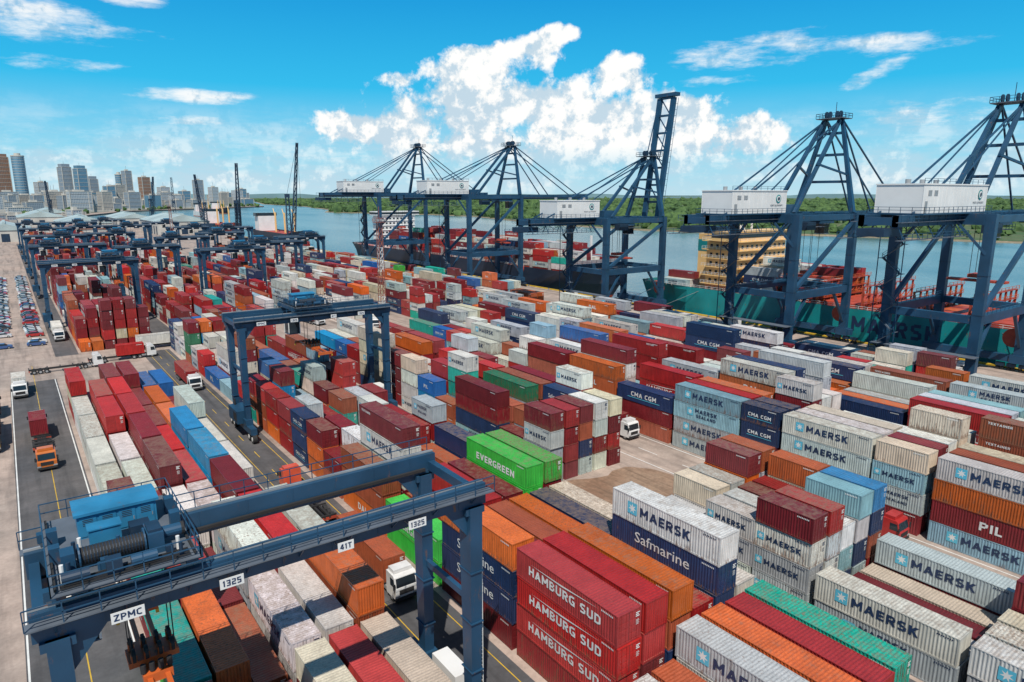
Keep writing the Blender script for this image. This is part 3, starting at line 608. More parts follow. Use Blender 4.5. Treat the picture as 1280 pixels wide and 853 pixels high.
    if boom=='down':
        for x in range(XW+8,XW+42,8): mb.box((x,-gy+.52,zg-.6),(x+.6,gy-.52,zg+.5))
        mb.box((XW+42.01,-gy-1.5,zg-1.2),(XW+43.6,gy+1.5,zg+1.2))
    else:
        for d in range(6,43,6):
            p=(XW+3.3+d*math.cos(a),zg+d*math.sin(a));mb.box((p[0]-.35,-gy+.56,p[1]-.35),(p[0]+.35,gy-.56,p[1]+.35))
            if d<40:
                p2=(XW+3.3+(d+6)*math.cos(a),zg+(d+6)*math.sin(a));mb.beam((p[0],-gy+.5,p[1]),(p2[0],gy-.5,p2[1]),.3,.3)
        p=(XW+3.3+43*math.cos(a),zg+43*math.sin(a));mb.box((p[0]-1.2,-gy-1.6,p[1]-.6),(p[0]+1.2,gy+1.6,p[1]+.6))
    for f_ in(.33,.62,.85):
        z=zg+1+(ap-zg-1)*f_;yy=hy*.93+(2.2-hy*.93)*f_;x=XW+1.5*f_
        mb.beam((x,-yy,z),(x,yy,z),.6,.7)
    mb.box((XW-1.5,-3.6,ap),(XW+4,3.6,ap+.2),6)
    for a_,b_ in(((XW-1.5,-3.6),(XW+4,-3.6)),((XW-1.5,3.6),(XW+4,3.6)),((XW-1.5,-3.6),(XW-1.5,3.6)),((XW+4,-3.6),(XW+4,3.6))): mb.rail((*a_,ap+.2),(*b_,ap+.2),1.2,1.5,.09)
    for y in(-2,-1,1,2): mb.cyl((XW+1,y-.15,ap+1.2),(XW+1,y+.15,ap+1.2),.9,14,2)
    mb.beam((XW+2,0,ap),(XW+2,0,ap+4.5),.12,.12)
    h0,h1=house;zh=zg+1.3
    mb.box((h0-1,-5.2,zh-.3),(h1+1,5.2,zh),0);mb.box((h0,-4.3,zh),(h1,4.3,zh+5.2),3);mb.box((h0-.15,-4.45,zh+5.2),(h1+.15,4.45,zh+5.45),3)
    n=int((h1-h0)/1.6)
    for k in range(n+1):
        x=h0+(h1-h0)*k/n
        for s_ in(-1,1): mb.box((x-.04,s_*4.3-.03,zh+.1),(x+.04,s_*4.3+.03,zh+5.1),3)
    for x in(h0+2,h0+4.5): mb.box((x,-4.36,zh+3.2),(x+1.4,-4.31,zh+4.2),8)
    mb.box((h0+1,-4.36,zh+.05),(h0+2,-4.31,zh+2.2),8)
    cx=h1-3.5;mb.cyl((cx,-4.42,zh+3.4),(cx,-4.36,zh+3.4),1.0,20,7);mb.cyl((cx,-4.46,zh+3.4),(cx,-4.421,zh+3.4),.72,20,3);mb.cyl((cx,-4.50,zh+3.4),(cx,-4.461,zh+3.4),.45,7,2)
    puttext(mb,'PORTS AUTHORITY',.42,lambda u,v:(cx-.6+u,-4.38,zh+1.6+v),2,.006)
    for a_,b_ in(((h0-1,-5.2),(h1+1,-5.2)),((h0-1,5.2),(h1+1,5.2)),((h0-1,-5.2),(h0-1,5.2))): mb.rail((*a_,zh),(*b_,zh),1.1,2,.08)
    for x in(h0+3,h0+9,h0+15): mb.cyl((x,0,zh+5.45),(x,0,zh+6.3),.5,12,8)
    mb.rail((h0,-4.3,zh+5.45),(h1,-4.3,zh+5.45),.9,2.5,.07)
    mb.box((XL+5,-2.4,zg+1.0),(XL+10,2.4,zg+3.2),0);mb.box((XL+8,-7,zg-3.2),(XL+12,-4.5,zg-1.2),2)
    mb.box((XL-1.6,hy-3.4,4.2),(XL+1.2,hy-1.1,7.0),3)
    tx=XW-12 if boom=='up' else XW-r.choice([4,10])
    mb.box((tx-4,-gy-1,zg-1.9),(tx+3,gy+1,zg-1.2),0);mb.box((tx+3,-1.4,zg-4.8),(tx+5.4,1.4,zg-2.2),5);mb.box((tx+2.9,-1.5,zg-2.2),(tx+5.5,1.5,zg-1.9),3);mb.box((tx+2.9,-1.5,zg-5.0),(tx+5.5,1.5,zg-4.8),3)
    hz=r.uniform(18,24)
    for x in(-2.2,1.2):
        for y in(-1.2,1.2): mb.beam((tx+x,y,zg-1.8),(tx+x,y,hz+.5),.09,.09,1)
    mb.box((tx-2.6,-1.4,hz),(tx+1.6,1.4,hz+.8),9);mb.box((tx-1.7,-6,hz-1.0),(tx+.7,6,hz-.5),9)
    x=XL-1.9
    nfl=int((zg-5)/3.2)
    for k in range(nfl):
        z=4+k*3.2;y0,y1=(hy+1.2,hy-2.8) if k%2 else (hy-2.8,hy+1.2)
        mb.beam((x,y0,z),(x,y1,z+3.2),.8,.12,6);mb.rail((x-.4,y0,z),(x-.4,y1,z+3.2),1.0,2,.07)
        mb.box((x-.9,y1-.6,z+3.15),(x+.9,y1+.6,z+3.25),6)
    for yy in(hy-3.4,hy+1.8): mb.beam((x-.9,yy,2.5),(x-.9,yy,zg-2),.16,.16)
    mb.box((XL-3.4,-hy-1.5,7.6),(XL-.8,hy+1.5,7.72),6)
    mb.cyl((XW+1.2,-hy+2,7.5),(XW+1.8,-hy+2,7.5),2.2,24,9)
    for k in range(9):
        x=g0+2+k*5.5;mb.beam((x,gy+1.0,zg-1.1),(x+2.7,gy+1.0,zg-2.6),.1,.1,1);mb.beam((x+2.7,gy+1.0,zg-2.6),(x+5.5,gy+1.0,zg-1.1),.1,.1,1)
    mb.box((XL+13,-gy-4.2,zg-2.6),(XL+18,-gy-1.6,zg-2.5),6);mb.rail((XL+13,-gy-4.2,zg-2.5),(XL+18,-gy-4.2,zg-2.5),1.1,1.5,.08)
    mb.box((g0-2.5,-2.5,zg-2.8),(g0+4,2.5,zg-1.4),2)
    return mb.mesh('sts_crane',MATS)
for y,zg,ap,bm,s,hs in[(63,35.3,60,'down',1,(137,166)),(104.5,34.3,60,'down',2,(137,159)),(171,31.5,53,'up',3,(140,158)),(253,39,61,'down',4,(140,160)),(338,40,65,'down',5,(140,162))]:
    obj('quay_gantry_crane',sts_mesh(zg,ap,bm,s,hs),(0,y,0))

# ------------------------------------------------------------ ground, water, far land
GP=[(187,-500),(187,1150),(120,1250),(130,1600),(255,1979),(430,2160),(752,2512),(830,2900),(900,3500),(300,9000),(-9000,9000),(-9000,-9000),(187,-9000)]
def poly(name,pts,z,zb,mats,wallmat=0):
    bm=bmesh.new();top=[bm.verts.new((x,y,z)) for x,y in pts];f=bm.faces.new(top)
    if zb is not None:
        bot=[bm.verts.new((x,y,zb)) for x,y in pts];n=len(pts)
        for i in range(n):
            q=bm.faces.new((top[i],top[(i+1)%n],bot[(i+1)%n],bot[i]));q.material_index=wallmat
    bmesh.ops.triangulate(bm,faces=[f]);bmesh.ops.recalc_face_normals(bm,faces=bm.faces)
    me=bpy.data.meshes.new(name);bm.to_mesh(me);bm.free()
    for m_ in mats: me.materials.append(m_)
    return obj(name,me)
poly('ground',GP,0,-6,[M_ground,M_asph],1)
poly('water',[(-20000,-20000),(40000,-20000),(40000,50000),(-20000,50000)],-3,None,[M_water])
FP=[(820,-900),(790,-100),(735,120),(744,229),(722,300),(712,383),(660,480),(634,596),(640,700),(648,802),(700,960),(753,1131),(760,1260),(731,1427),(670,1560),(655,1668),(760,1900),(900,2500),(960,3190),(1300,4500),(2500,9000),(20000,20000),(30000,-900)]
def offs(pts,d): return [(x-d,y-d*.3) for x,y in pts]
poly('far_shore_beach',offs(FP,9),-2.4,-6,[M_sand])
poly('far_shore',FP,-1.6,-6,[M_veg,M_sand],1)
poly('city_ground',[(100,1640),(235,1995),(420,2185),(735,2530),(810,2920),(700,6000),(-3000,6000),(-3000,1640)],.05,None,[M_cityg])
def sheet(name,x0,y0,x1,y1,z,mat): 
    mb=MB();mb.add([(x0,y0,z),(x1,y0,z),(x1,y1,z),(x0,y1,z)],[(0,1,2,3)]);return obj(name,mb.mesh(name,[mat]))
sheet('asphalt_lane',-3.2,-40,5.2,178,.004,M_asph);sheet('asphalt_lane',24.6,-40,31.2,196,.004,M_asph);sheet('asphalt_lane',49.2,-40,57,196,.004,M_asph)
sheet('asphalt_lane',6.4,203,11.4,700,.004,M_asph);sheet('asphalt_lane',29.4,205,37,700,.004,M_asph);sheet('asphalt_lane',52.4,205,59.4,700,.004,M_asph)
# irregular bare soil area
mb=MB();vs=[(65,59.5,.006)];n=40
for i in range(n):
    t=2*math.pi*i/n;k=1+.10*math.sin(3*t+1)+.07*math.sin(7*t)+R.uniform(-.03,.03)
    vs.append((65+8.2*k*max(-.95,min(.95,1.25*math.cos(t))),59.5+8.8*k*max(-.95,min(.95,1.25*math.sin(t))),.006))
mb.add(vs,[(0,i+1,(i+1)%n+1) for i in range(n)]);obj('soil_patch',mb.mesh('soil_patch',[M_soil]))
mb=MB()
def ln(x0,y0,x1,y1,z=.012,m=0): mb.add([(x0,y0,z),(x1,y0,z),(x1,y1,z),(x0,y1,z)],[(0,1,2,3)],m)
for x in(-3.0,4.9): ln(x-.08,-40,x+.08,178)
for x in(74.6,82.6,151,154.2): ln(x-.08,-40,x+.08,700)
for y in range(-40,190,9):
    ln(-10.1,y,-9.95,y+4);ln(78.2,y,78.35,y+4);ln(27.6,y,27.72,y+3,m=1);ln(53,y,53.12,y+3,m=1)
for x in(1.2,26,30.2,55.6): ln(x-.05,-40,x+.05,195,m=1)
obj('road_markings',mb.mesh('road_markings',[M_whiteink,M_yellow]))
mb=MB();mb.box((186.2,-300,0.0),(187.2,1150,.35),0);mb.box((183.9,-300,.004),(184.1,1150,.05),2);mb.box((156.9,-300,.004),(157.1,1150,.05),2)
for y in range(-40,700,14):
    mb.cyl((185.6,y,0),(185.6,y,.5),.25,10,1);mb.cyl((185.6,y,.5),(185.6,y,.62),.4,10,1);mb.box((187.2,y+5,-2.5),(188.1,y+7,-.1),2)
obj('quay_edge',mb.mesh('quay_edge',[M_yellow,M_steel,M_dark]))
mb=MB();mb.box((-19.2,-40,0),(-19.0,190,.14));mb.box((-21,-40,0),(-20.8,190,.14));obj('kerb',mb.mesh('kerb',[M_wall]))

# ------------------------------------------------------------ trees mass on the far bank
def ico():
    bm=bmesh.new();bmesh.ops.create_icosphere(bm,subdivisions=1,radius=1)
    v=np.array([x.co[:] for x in bm.verts]);f=np.array([[q.index for q in p.verts] for p in bm.faces]);bm.free();return v,f
IV,IF=ico()
def lumps(name,pts,mat):
    rs=np.random.RandomState(3);V=[];Fc=[];o=0
    for (x,y,z,r) in pts:
        v=IV*(1+rs.uniform(-.35,.35,(len(IV),1)))*np.array([r,r,r*rs.uniform(.6,1.1)])+np.array([x,y,z]);V.append(v);Fc.append(IF+o);o+=len(IV)
    V=np.vstack(V);Fc=np.vstack(Fc);me=bpy.data.meshes.new(name);me.from_pydata(V.tolist(),[],Fc.tolist());me.materials.append(mat);return obj(name,me)
pts=[]
def pinside(x,y,P):
    c=False;n=len(P)
    for i in range(n):
        x1,y1=P[i];x2,y2=P[(i+1)%n]
        if (y1>y)!=(y2>y) and x<(x2-x1)*(y-y1)/(y2-y1)+x1:c=not c
    return c
for i in range(1,19):
    x0,y0=FP[i];x1,y1=FP[i+1];ln_=math.hypot(x1-x0,y1-y0);n=int(min(ln_,1800)/5)
    for k in range(n):
        t=R.random();d=R.random()**1.6*120+4
        if R.random()<.12 and d<30: continue
        r=R.uniform(2.5,5.5)
        for q in range(2): pts.append((x0+(x1-x0)*t+d+R.uniform(-3,3),y0+(y1-y0)*t+d*.2+R.uniform(-3,3),-1+R.uniform(1.5,5),r*R.uniform(.6,1)))
for k in range(3500):
    d=R.uniform(700,4500);a=R.uniform(-.35,.75)
    S=math.tan(a)*d;x=.592*d+.806*S;y=.806*d-.592*S
    if pinside(x,y,FP): r=R.uniform(4,9)*(1+d/2500);pts.append((x,y,R.uniform(0,3),r))
lumps('distant_trees',pts,M_fol)
pts=[]
for k in range(900):
    x=R.uniform(-300,800);y=R.uniform(1640,3200)
    if pinside(x,y,GP): r=R.uniform(5,10);pts.append((x,y,r*.5,r))
for k in range(160):
    x=R.uniform(-400,-60);y=R.uniform(350,1500);r=R.uniform(3,6);pts.append((x,y,r*.7,r));pts.append((x+r*.5,y,r*1.1,r*.7))
lumps('city_trees',pts,M_fol)
mb=MB();vs=[];n=80
for i in range(n):
    a=-.9+2.0*i/(n-1);d=9000;S=math.sin(a)*d;Dd=math.cos(a)*d;x=.592*Dd+.806*S;y=.806*Dd-.592*S
    h=30+18*math.sin(i*.37)+10*math.sin(i*1.1+1)+R.uniform(0,5);vs+=[(x,y,-3),(x,y,h)]
mb.add(vs,[(2*i,2*i+2,2*i+3,2*i+1) for i in range(n-1)])
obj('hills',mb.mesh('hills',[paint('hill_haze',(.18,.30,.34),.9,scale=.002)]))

# ------------------------------------------------------------ city
def building(x,y,w,d,h,fm,kind=0):
    mb=MB()
    if kind==2:
        n=20
        mb.cyl((0,0,0),(0,0,h),w/2,n,0);mb.cyl((0,0,h),(0,0,h+3),w/2+.6,n,1);mb.cyl((0,0,h+3),(0,0,h+9),w/4,n,1)
        for z in np.arange(6,h,6.8): mb.cyl((0,0,z),(0,0,z+.9),w/2+.4,n,1)
    else:
        mb.box((-w/2,-d/2,0),(w/2,d/2,h),0);mb.box((-w/2-.4,-d/2-.4,h),(w/2+.4,d/2+.4,h+1.2),1)
        mb.box((-w/5,-d/5,h+1.2),(w/5,d/5,h+5),1);mb.box((-w/2-.6,-d/2-.6,0),(w/2+.6,d/2+.6,4),1)
        for s in(-1,1):
            for q in(-1,1): mb.box((s*w/2-.7,q*d/2-.7,4.01),(s*w/2+.7,q*d/2+.7,h-.01),1)
        if h>40:
            for z in np.arange(10.2,h-3,10.2): mb.box((-w/2-.35,-d/2-.35,z),(w/2+.35,d/2+.35,z+.8),1)
            mb.cyl((0,0,h+5),(0,0,h+16),.4,6,2)
        if kind==1: mb.box((-w/2+2,-d/2+2,h+1.2),(w/2-2,d/2-2,h+9),0)
    obj('office_building',mb.mesh('office_building',[fm,M_wall,M_steel]),(x,y,0),.4)
for a in[(10,2345,34,30,138,F[3],1),(52,2320,30,30,140,F[2],2),(-25,2365,34,30,118,F[3],1),(150,2250,24,24,112,F[4],1),(184,2230,24,24,108,F[2],1),(245,2200,22,22,62,F[2],0),
 (308,2500,20,22,100,F[2],2),(328,2480,20,22,112,F[4],0),(372,2457,26,22,93,F[3],0),(420,2430,30,20,62,F[0],0),(507,2357,24,20,84,F[4],0),(548,2345,22,20,62,F[0],0),(600,2450,26,22,46,F[1],0),(693,2620,30,22,54,F[0],0),(730,2700,28,20,60,F[2],0),(280,2300,28,22,66,F[1],0),(460,2330,26,22,50,F[2],0),
 (100,2420,26,24,74,F[0],0),(225,2400,24,22,84,F[4],1),(-60,2300,30,26,70,F[4],0),(395,2560,24,22,80,F[2],0)]: building(*a)
cnt=0
while cnt<230:
    x=R.uniform(-250,800);y=R.uniform(1700,2900)
    if pinside(x+25,y-40,GP) :
        building(x,y,R.uniform(16,44),R.uniform(14,30),R.choice([10,14,18,24,24,30,38,46]),R.choice([F[0],F[0],F[1],F[4],F[2],F[4]]));cnt+=1
def warehouse(x,y,w,l,h,roof):
    mb=MB();mb.box((-w/2,-l/2,0),(w/2,l/2,h),0)
    e=w/2+.8;mb.add([(-e,-l/2-.6,h-.1),(e,-l/2-.6,h-.1),(0,-l/2-.6,h+w*.14),(-e,l/2+.6,h-.1),(e,l/2+.6,h-.1),(0,l/2+.6,h+w*.14)],[(0,1,2),(3,5,4),(0,2,5,3),(1,4,5,2)],1)
    mb.box((-1.2,-l/2+3,h+w*.14-.3),(1.2,l/2-3,h+w*.14+.9),1)
    for k in range(int(l//14)): yy=-l/2+7+k*14;mb.box((-w/2-.1,yy-2.5,0),(-w/2+.1,yy+2.5,h*.65),2);mb.box((w/2-.1,yy-2.5,0),(w/2+.1,yy+2.5,h*.65),2)
    mb.box((-3,-l/2-.1,0),(3,-l/2+.1,h*.7),2)
    obj('warehouse',mb.mesh('warehouse',[M_wall,roof,M_crane_d]),(x,y,0))
for a in[(150,830,50,110,13,M_roof),(70,900,46,120,11,M_roof),(-60,460,34,90,9,M_roofr),(-75,580,38,110,9,M_roof),(-62,720,36,110,10,M_roofr),(-140,480,40,90,9,M_roof),(0,780,40,90,10,M_roof),(60,770,34,60,9,M_roofr),
   (-150,640,44,120,9,M_roofr),(-20,950,50,120,11,M_roofr),(130,1010,40,120,12,M_roof),(-130,850,50,130,11,M_roof),(40,1120,50,110,12,M_roof),(-80,1150,50,130,12,M_roofr),(60,1350,50,120,12,M_roof),(-60,1450,60,120,12,M_roof)]: warehouse(*a)
for k in range(45):
    x=R.uniform(-400,110);y=R.uniform(1000,1650);building(x,y,R.uniform(14,30),R.uniform(12,22),R.choice([7,10,13,18]),R.choice(F[:2]+[F[4]]))

# ------------------------------------------------------------ ships
def hull(name,ystern,ybow,xc,beam,deck,mat,label=None,labely=0):
    mb=MB();n=40;Ls=abs(ybow-ystern);sg=1 if ybow>ystern else -1
    lev=[-7,-3.0,-1.8,3,deck-1.2,deck]
    rows=[]
    for i in range(n+1):
        t=i/n
        row=[]
        for j,z in enumerate(lev):
            fz=(z+7)/(deck+7)
            w=beam/2
            if t<.08: w*= (.75+.25*t/.08) * (.35+.65*fz if t<.02 else .7+.3*fz)
            bt=.80+.06*fz
            if t>bt: 
                q=(t-bt)/(1-bt); w*=max(.0,(1-q**(1.6+1.4*fz)))
            yy=ystern+sg*Ls*t*(.955+.045*fz)
            row.append((w,yy,z+(max(0,t-.9)*30 if j>=4 else 0)))
        rows.append(row)
    for s in(-1,1):
        vs=[(xc+s*w,y,z) for row in rows for (w,y,z) in row];m_=len(lev)
        for j in range(m_-1):
            fs=[(i*m_+j,(i+1)*m_+j,(i+1)*m_+j+1,i*m_+j+1) for i in range(n)]
            mb.add(vs,fs,1 if j<2 else 0)
    vs=[];fs=[]
    for i,row in enumerate(rows):
        w,y,z=row[-2];vs+=[(xc-w,y,z),(xc+w,y,z)]
        if i: fs.append((2*i-2,2*i-1,2*i+1,2*i))
    mb.add(vs,fs,2)
    r0=rows[0];vs=[(xc-w,y,z) for w,y,z in r0]+[(xc+w,y,z) for w,y,z in r0];k=len(lev)
    mb.add(vs,[(j,j+1,k+j+1,k+j) for j in range(k-1)],0)
    if label: bold(mb,label,4.2,lambda u,v:(xc-beam/2-.05,labely-u,2.4+v),(-1,0,0),3,.95,.22)
    return mb
SM=[M_hullteal,M_red,M_red,M_navyink,M_cream,M_glass,M_white,M_orange,M_steel,M_crane_d]
sx=206;D=8.6
mb=hull('a',180,-70,sx,32,D,M_hullteal,'MAERSK',85)
dk=D-1.2
mb.box((sx-13,137,dk),(sx+13,150,dk+17),4)
for k in range(6):
    z=dk+2.9*(k+1)-.15;mb.box((sx-14.5,136,z),(sx+14.5,151,z+.25),4);mb.rail((sx-14.4,136,z+.25),(sx-14.4,151,z+.25),1,1.5,.08,6);mb.rail((sx-14.4,136,z+.25),(sx+14.4,136,z+.25),1,2,.08,6)
    for q in range(10): 
        x=sx-12+q*2.6;mb.box((x,136.94,z-2),(x+1.1,136.995,z-1),5)
    for q in range(5): mb.box((sx-13.06,138+q*2.4,z-2),(sx-13.004,139+q*2.4,z-1),5)
mb.box((sx-16,138,dk+17.5),(sx+16,146,dk+20.4),4);mb.box((sx-16.05,137.9,dk+18.6),(sx+16.05,146.05,dk+19.8),5);mb.box((sx-16.2,137.7,dk+20.4),(sx+16.2,146.3,dk+20.7),4)
mb.beam((sx,142,dk+20.7),(sx,142,dk+28),.5,.5,6);mb.beam((sx-3,142,dk+25),(sx+3,142,dk+25),.3,.3,6);mb.cyl((sx-4,143,dk+20.7),(sx-4,143,dk+22.5),1,12,6)
mb.box((sx-5,152,dk),(sx+5,160,dk+19),4);mb.box((sx-5.1,151.9,dk+13),(sx+5.1,160.1,dk+17),0);mb.box((sx-3.5,153,dk+19),(sx+3.5,159,dk+21.5),9)
for k in range(15):
    y=128-k*13.4
    if y<-60:break
    mb.box((sx-13.5,y-5.6,dk),(sx+13.5,y+5.6,dk+1.7),2)
    for c in range(5): mb.box((sx-13.2+c*5.3,y-5.5,dk+1.71),(sx-13.2+c*5.3+5.0,y+5.5,dk+2.0),R.choice([2,2,7]))
    yb=y-6.7;hh=7.5
    for c in range(9): x=sx-14.8+c*3.7;mb.beam((x,yb,dk),(x,yb,dk+hh),.45,.45,7 if k%2 else 2)
    for z in(2.6,5.0,hh): mb.box((sx-15,yb-.5,dk+z-.12),(sx+15,yb+.5,dk+z),2);mb.rail((sx-15,yb-.5,dk+z),(sx+15,yb-.5,dk+z),1,2.5,.1,7)
    for c in range(8): x=sx-14.8+c*3.7;mb.beam((x,yb,dk+2.6),(x+3.7,yb,dk+5),.2,.2,2)
mb.rail((sx-15.6,175,D-.3),(sx-15.6,-40,D-.3),1.1,2.5,.09,6)
for y in(168,150,60,20): mb.beam((sx-15.9,y,D-1),(185.6,y+(14 if y>100 else -14),.4),.12,.12,8)
obj('container_ship',mb.mesh('container_ship',[M_hullteal]+SM[1:]))
def shipstack(xc,y,z,hs,w,rows=12):
    for r in range(rows):
        h=max(0,hs+R.choice([-1,0,0,0,1]))
        for k in range(h): put(xc-(rows-1)*1.25+r*2.5,y,z+k*2.6,L40,pick(w))
shipstack(sx,128,dk+2.05,3,W3,11);shipstack(sx,114.6,dk+2.05,2,W2,11);shipstack(sx,34.2,dk+2.05,2,W2,11);shipstack(sx,165,dk+.1,1,W2,10)
D=7.8;dk=D-1.2
mb=hull('b',452,200,sx,32,D,M_hullnavy)
mb.box((sx-12,405,dk),(sx+12,417,dk+20),6)
for k in range(7):
    z=dk+2.9*(k+1)-.4;mb.box((sx-12.5,404.6,z-.1),(sx+12.5,417.4,z+.1),6)
    for q in range(9): x=sx-11.4+q*2.6;mb.box((x,404.94,z-2),(x+1.3,404.995,z-1),5)
mb.box((sx-15.5,405,dk+20.5),(sx+15.5,414,dk+23),6);mb.box((sx-15.6,404.9,dk+21.2),(sx+15.6,414.1,dk+22.4),5)
mb.box((sx-4,422,dk),(sx+4,430,dk+19),9);mb.beam((sx,222,dk),(sx,222,dk+16),.8,.8,6)
for k in range(13): y=385-k*13.2;mb.box((sx-13.5,y-5.7,dk),(sx+13.5,y+5.7,dk+1.4),2);mb.box((sx-15,y-6.9,dk),(sx+15,y-6.5,dk+5.5),8)
mb.rail((sx-15.6,440,D-.3),(sx-15.6,250,D-.3),1.1,2.5,.09,6)
obj('container_ship',mb.mesh('container_ship',[M_hullnavy]+SM[1:]))
for k in range(13): shipstack(sx,385-k*13.2,dk+1.45,[3,4,4,3,4,3,4,4,3,3,4,3,2][k],W3 if k>5 else W2,11)
for (x,y,c) in[(205,640,M_hullnavy),(206,860,M_red),(330,1500,M_white),(420,1750,M_hullnavy)]:
    mb=hull('c',y+60,y-60,x,22,7,c);mb.box((x-8,y+38,6),(x+8,y+50,20),6);mb.box((x-10,y+39,20),(x+10,y+47,23),5);mb.box((x-3,y+51,6),(x+3,y+56,19),7)
    for k in range(3): mb.cyl((x,y-40+k*26,6),(x,y-40+k*26,24),.9,8,4);mb.beam((x,y-40+k*26,20),(x+3,y-25+k*26,27),.6,.6,4)
    obj('cargo_ship',mb.mesh('cargo_ship',[c]+SM[1:]))

# ------------------------------------------------------------ mobile harbour cranes, mast
def mobile_crane(x,y,h,rot):
    mb=MB();mb.box((-7,-5,1.5),(7,5,4));
    for a in(-5,-2,2,5):
        for b_ in(-4,4): mb.cyl((a,b_-.5,.9),(a,b_+.5,.9),.9,12,1)
    mb.cyl((0,0,4),(0,0,6),3,14);mb.box((-8,-3,6),(5,3,11));mb.box((-11,-3,6),(-8,3,9),1)
    for q in(-1,1): mb.beam((q*1.5,-1.5,11),(q*1.0,-1.2,h*.5),.5,.5);mb.beam((q*1.5,1.5,11),(q*1.0,1.2,h*.5),.5,.5)
    for k in range(8): z=11+(h*.5-11)*k/8;z2=11+(h*.5-11)*(k+1)/8;mb.beam((-1.4,-1.4,z),(1.4,-1.4,z2),.25,.25);mb.beam((1.4,1.4,z),(-1.4,1.4,z2),.25,.25)
    mb.box((-1.6,-1.6,h*.5),(1.6,1.6,h*.5+2.5))
    T=Vector((h*.12,0,h));Bp=Vector((3,0,14));n=14
    for q in((-1,-1),(1,-1),(1,1),(-1,1)):
        o=Vector((q[0]*1.2,q[1]*1.5,0));mb.beam(Bp+o,T+o*.5,.55,.55)
    for k in range(n):
        a=Bp.lerp(T,k/n);c=Bp.lerp(T,(k+1)/n);w=1.5*(1-.5*k/n);s_=1 if k%2 else -1
        mb.beam(a+Vector((0,-s_*w,0)),c+Vector((0,s_*w,0)),.35,.35);mb.beam(a+Vector((-.9,w,0)),c+Vector((.9,w,0)),.3,.3)
    mb.beam((0,0,h*.5+2.5),T,.2,.2);mb.beam(T,T-Vector((0,0,h*.6)),.15,.15,1)
    obj('mobile_harbour_crane',mb.mesh('mhc',[M_crane_d,M_dark]),(x,y,0),rot)
mobile_crane(166,498,76,-.2);mobile_crane(160,610,66,1.0);mobile_crane(168,760,60,2.6);mobile_crane(165,900,60,1.4);mobile_crane(165,1060,64,.4);mobile_crane(60,1240,60,2)
mb=MB();h=33;w=.85
for i in range(4):
    sx_,sy_=[(-1,-1),(1,-1),(1,1),(-1,1)][i];mb.beam((sx_*w,sy_*w,.8),(sx_*w*.6,sy_*w*.6,h),.14,.14,0)
n=20
for k in range(n):
    z0=.8+(h-.8)*k/n;z1=.8+(h-.8)*(k+1)/n;a=w*(1-.4*k/n);b_=w*(1-.4*(k+1)/n)
    q=[(-1,-1),(1,-1),(1,1),(-1,1)]
    for i in range(4):
        p0=q[i];p1=q[(i+1)%4];mm_=1 if (k//4)%2 else 0
        mb.beam((p0[0]*a,p0[1]*a,z0),(p1[0]*b_,p1[1]*b_,z1),.09,.09,mm_);mb.beam((p0[0]*b_,p0[1]*b_,z1),(p1[0]*b_,p1[1]*b_,z1),.08,.08,mm_)
mb.box((-1.4,-1.4,0),(1.4,1.4,.8),2);mb.box((-1.3,-1.3,h),(1.3,1.3,h+.1),0)
for x in(-1,0,1):
    for y in(-1.3,1.3): mb.cbox((x,y,h+.6),(.6,.35,.5),3)
mb.rail((-1.3,-1.3,h+.1),(1.3,-1.3,h+.1),1,1,.07);mb.rail((-1.3,1.3,h+.1),(1.3,1.3,h+.1),1,1,.07);mb.beam((0,0,h),(0,0,h+4),.1,.1)
mastm=mb.mesh('lattice_mast',[M_mast,M_whiteink,M_wall,M_steel])
obj('lattice_mast',mastm,(78,164,0));obj('lattice_mast',mastm,(-25,440,0));obj('lattice_mast',mastm,(80,450,0))

# ------------------------------------------------------------ vehicles
def truck_parts():
    cab=MB()
    prof=[(-1.05,.55),(-1.1,1.5),(-1.0,1.75),(-.78,2.75),(-.6,2.95),(.95,3.0),(.98,.55)]
    cab.prism(prof,-1.22,1.22,0)
    cab.add([(-1.08,-1.03,1.78),(1.08,-1.03,1.78),(1.05,-.815,2.68),(-1.05,-.815,2.68)],[(0,1,2,3)],1)
    for s in(-1,1):
        cab.add([(s*1.226,-.9,1.75),(s*1.226,.1,1.75),(s*1.226,.1,2.6),(s*1.226,-.7,2.6)],[(0,1,2,3)],1)
        cab.box((s*1.35-.12,-1.1,1.7),(s*1.35+.12,-1.02,2.3),2);cab.box((s*1.0-.25,-1.14,.75),(s*1.0+.25,-1.09,.95),3)
    cab.box((-1.2,-1.18,.4),(1.2,-1.0,.72),2);cab.box((-.8,-1.13,1.0),(.8,-1.08,1.5),2);cab.box((-1.0,-.3,3.0),(1.0,.9,3.35),0)
    ch=MB();ch.box((-.45,-.8,.75),(-.2,13.6,1.05),0);ch.box((.2,-.8,.75),(.45,13.6,1.05),0)
    for y in(1.6,3,5,7.5,10,13.5): ch.box((-1.2,y-.1,1.05),(1.2,y+.1,1.22),0)
    ch.box((-1.15,1.2,.6),(-.6,2.2,1.0),2);ch.box((-1.2,13.4,.6),(1.2,13.6,.95),3)
    wh=MB()
    for y in(-.1,2.6,3.9,10.2,11.4,12.6):
        for s in(-1,1): wh.cyl((s*.75,y,.5),(s*1.2,y,.5),.5,16,0);wh.cyl((s*1.18,y,.5),(s*1.21,y,.5),.26,10,1)
    cm=cab.mesh('cab',[M_carp,M_glass,M_dark,M_steel]);hm=ch.mesh('chassis',[M_dark,M_dark,M_steel,M_red]);wm=wh.mesh('wheels',[M_dark,M_steel]);return cm,hm,wm
TC,TH,TW=truck_parts()
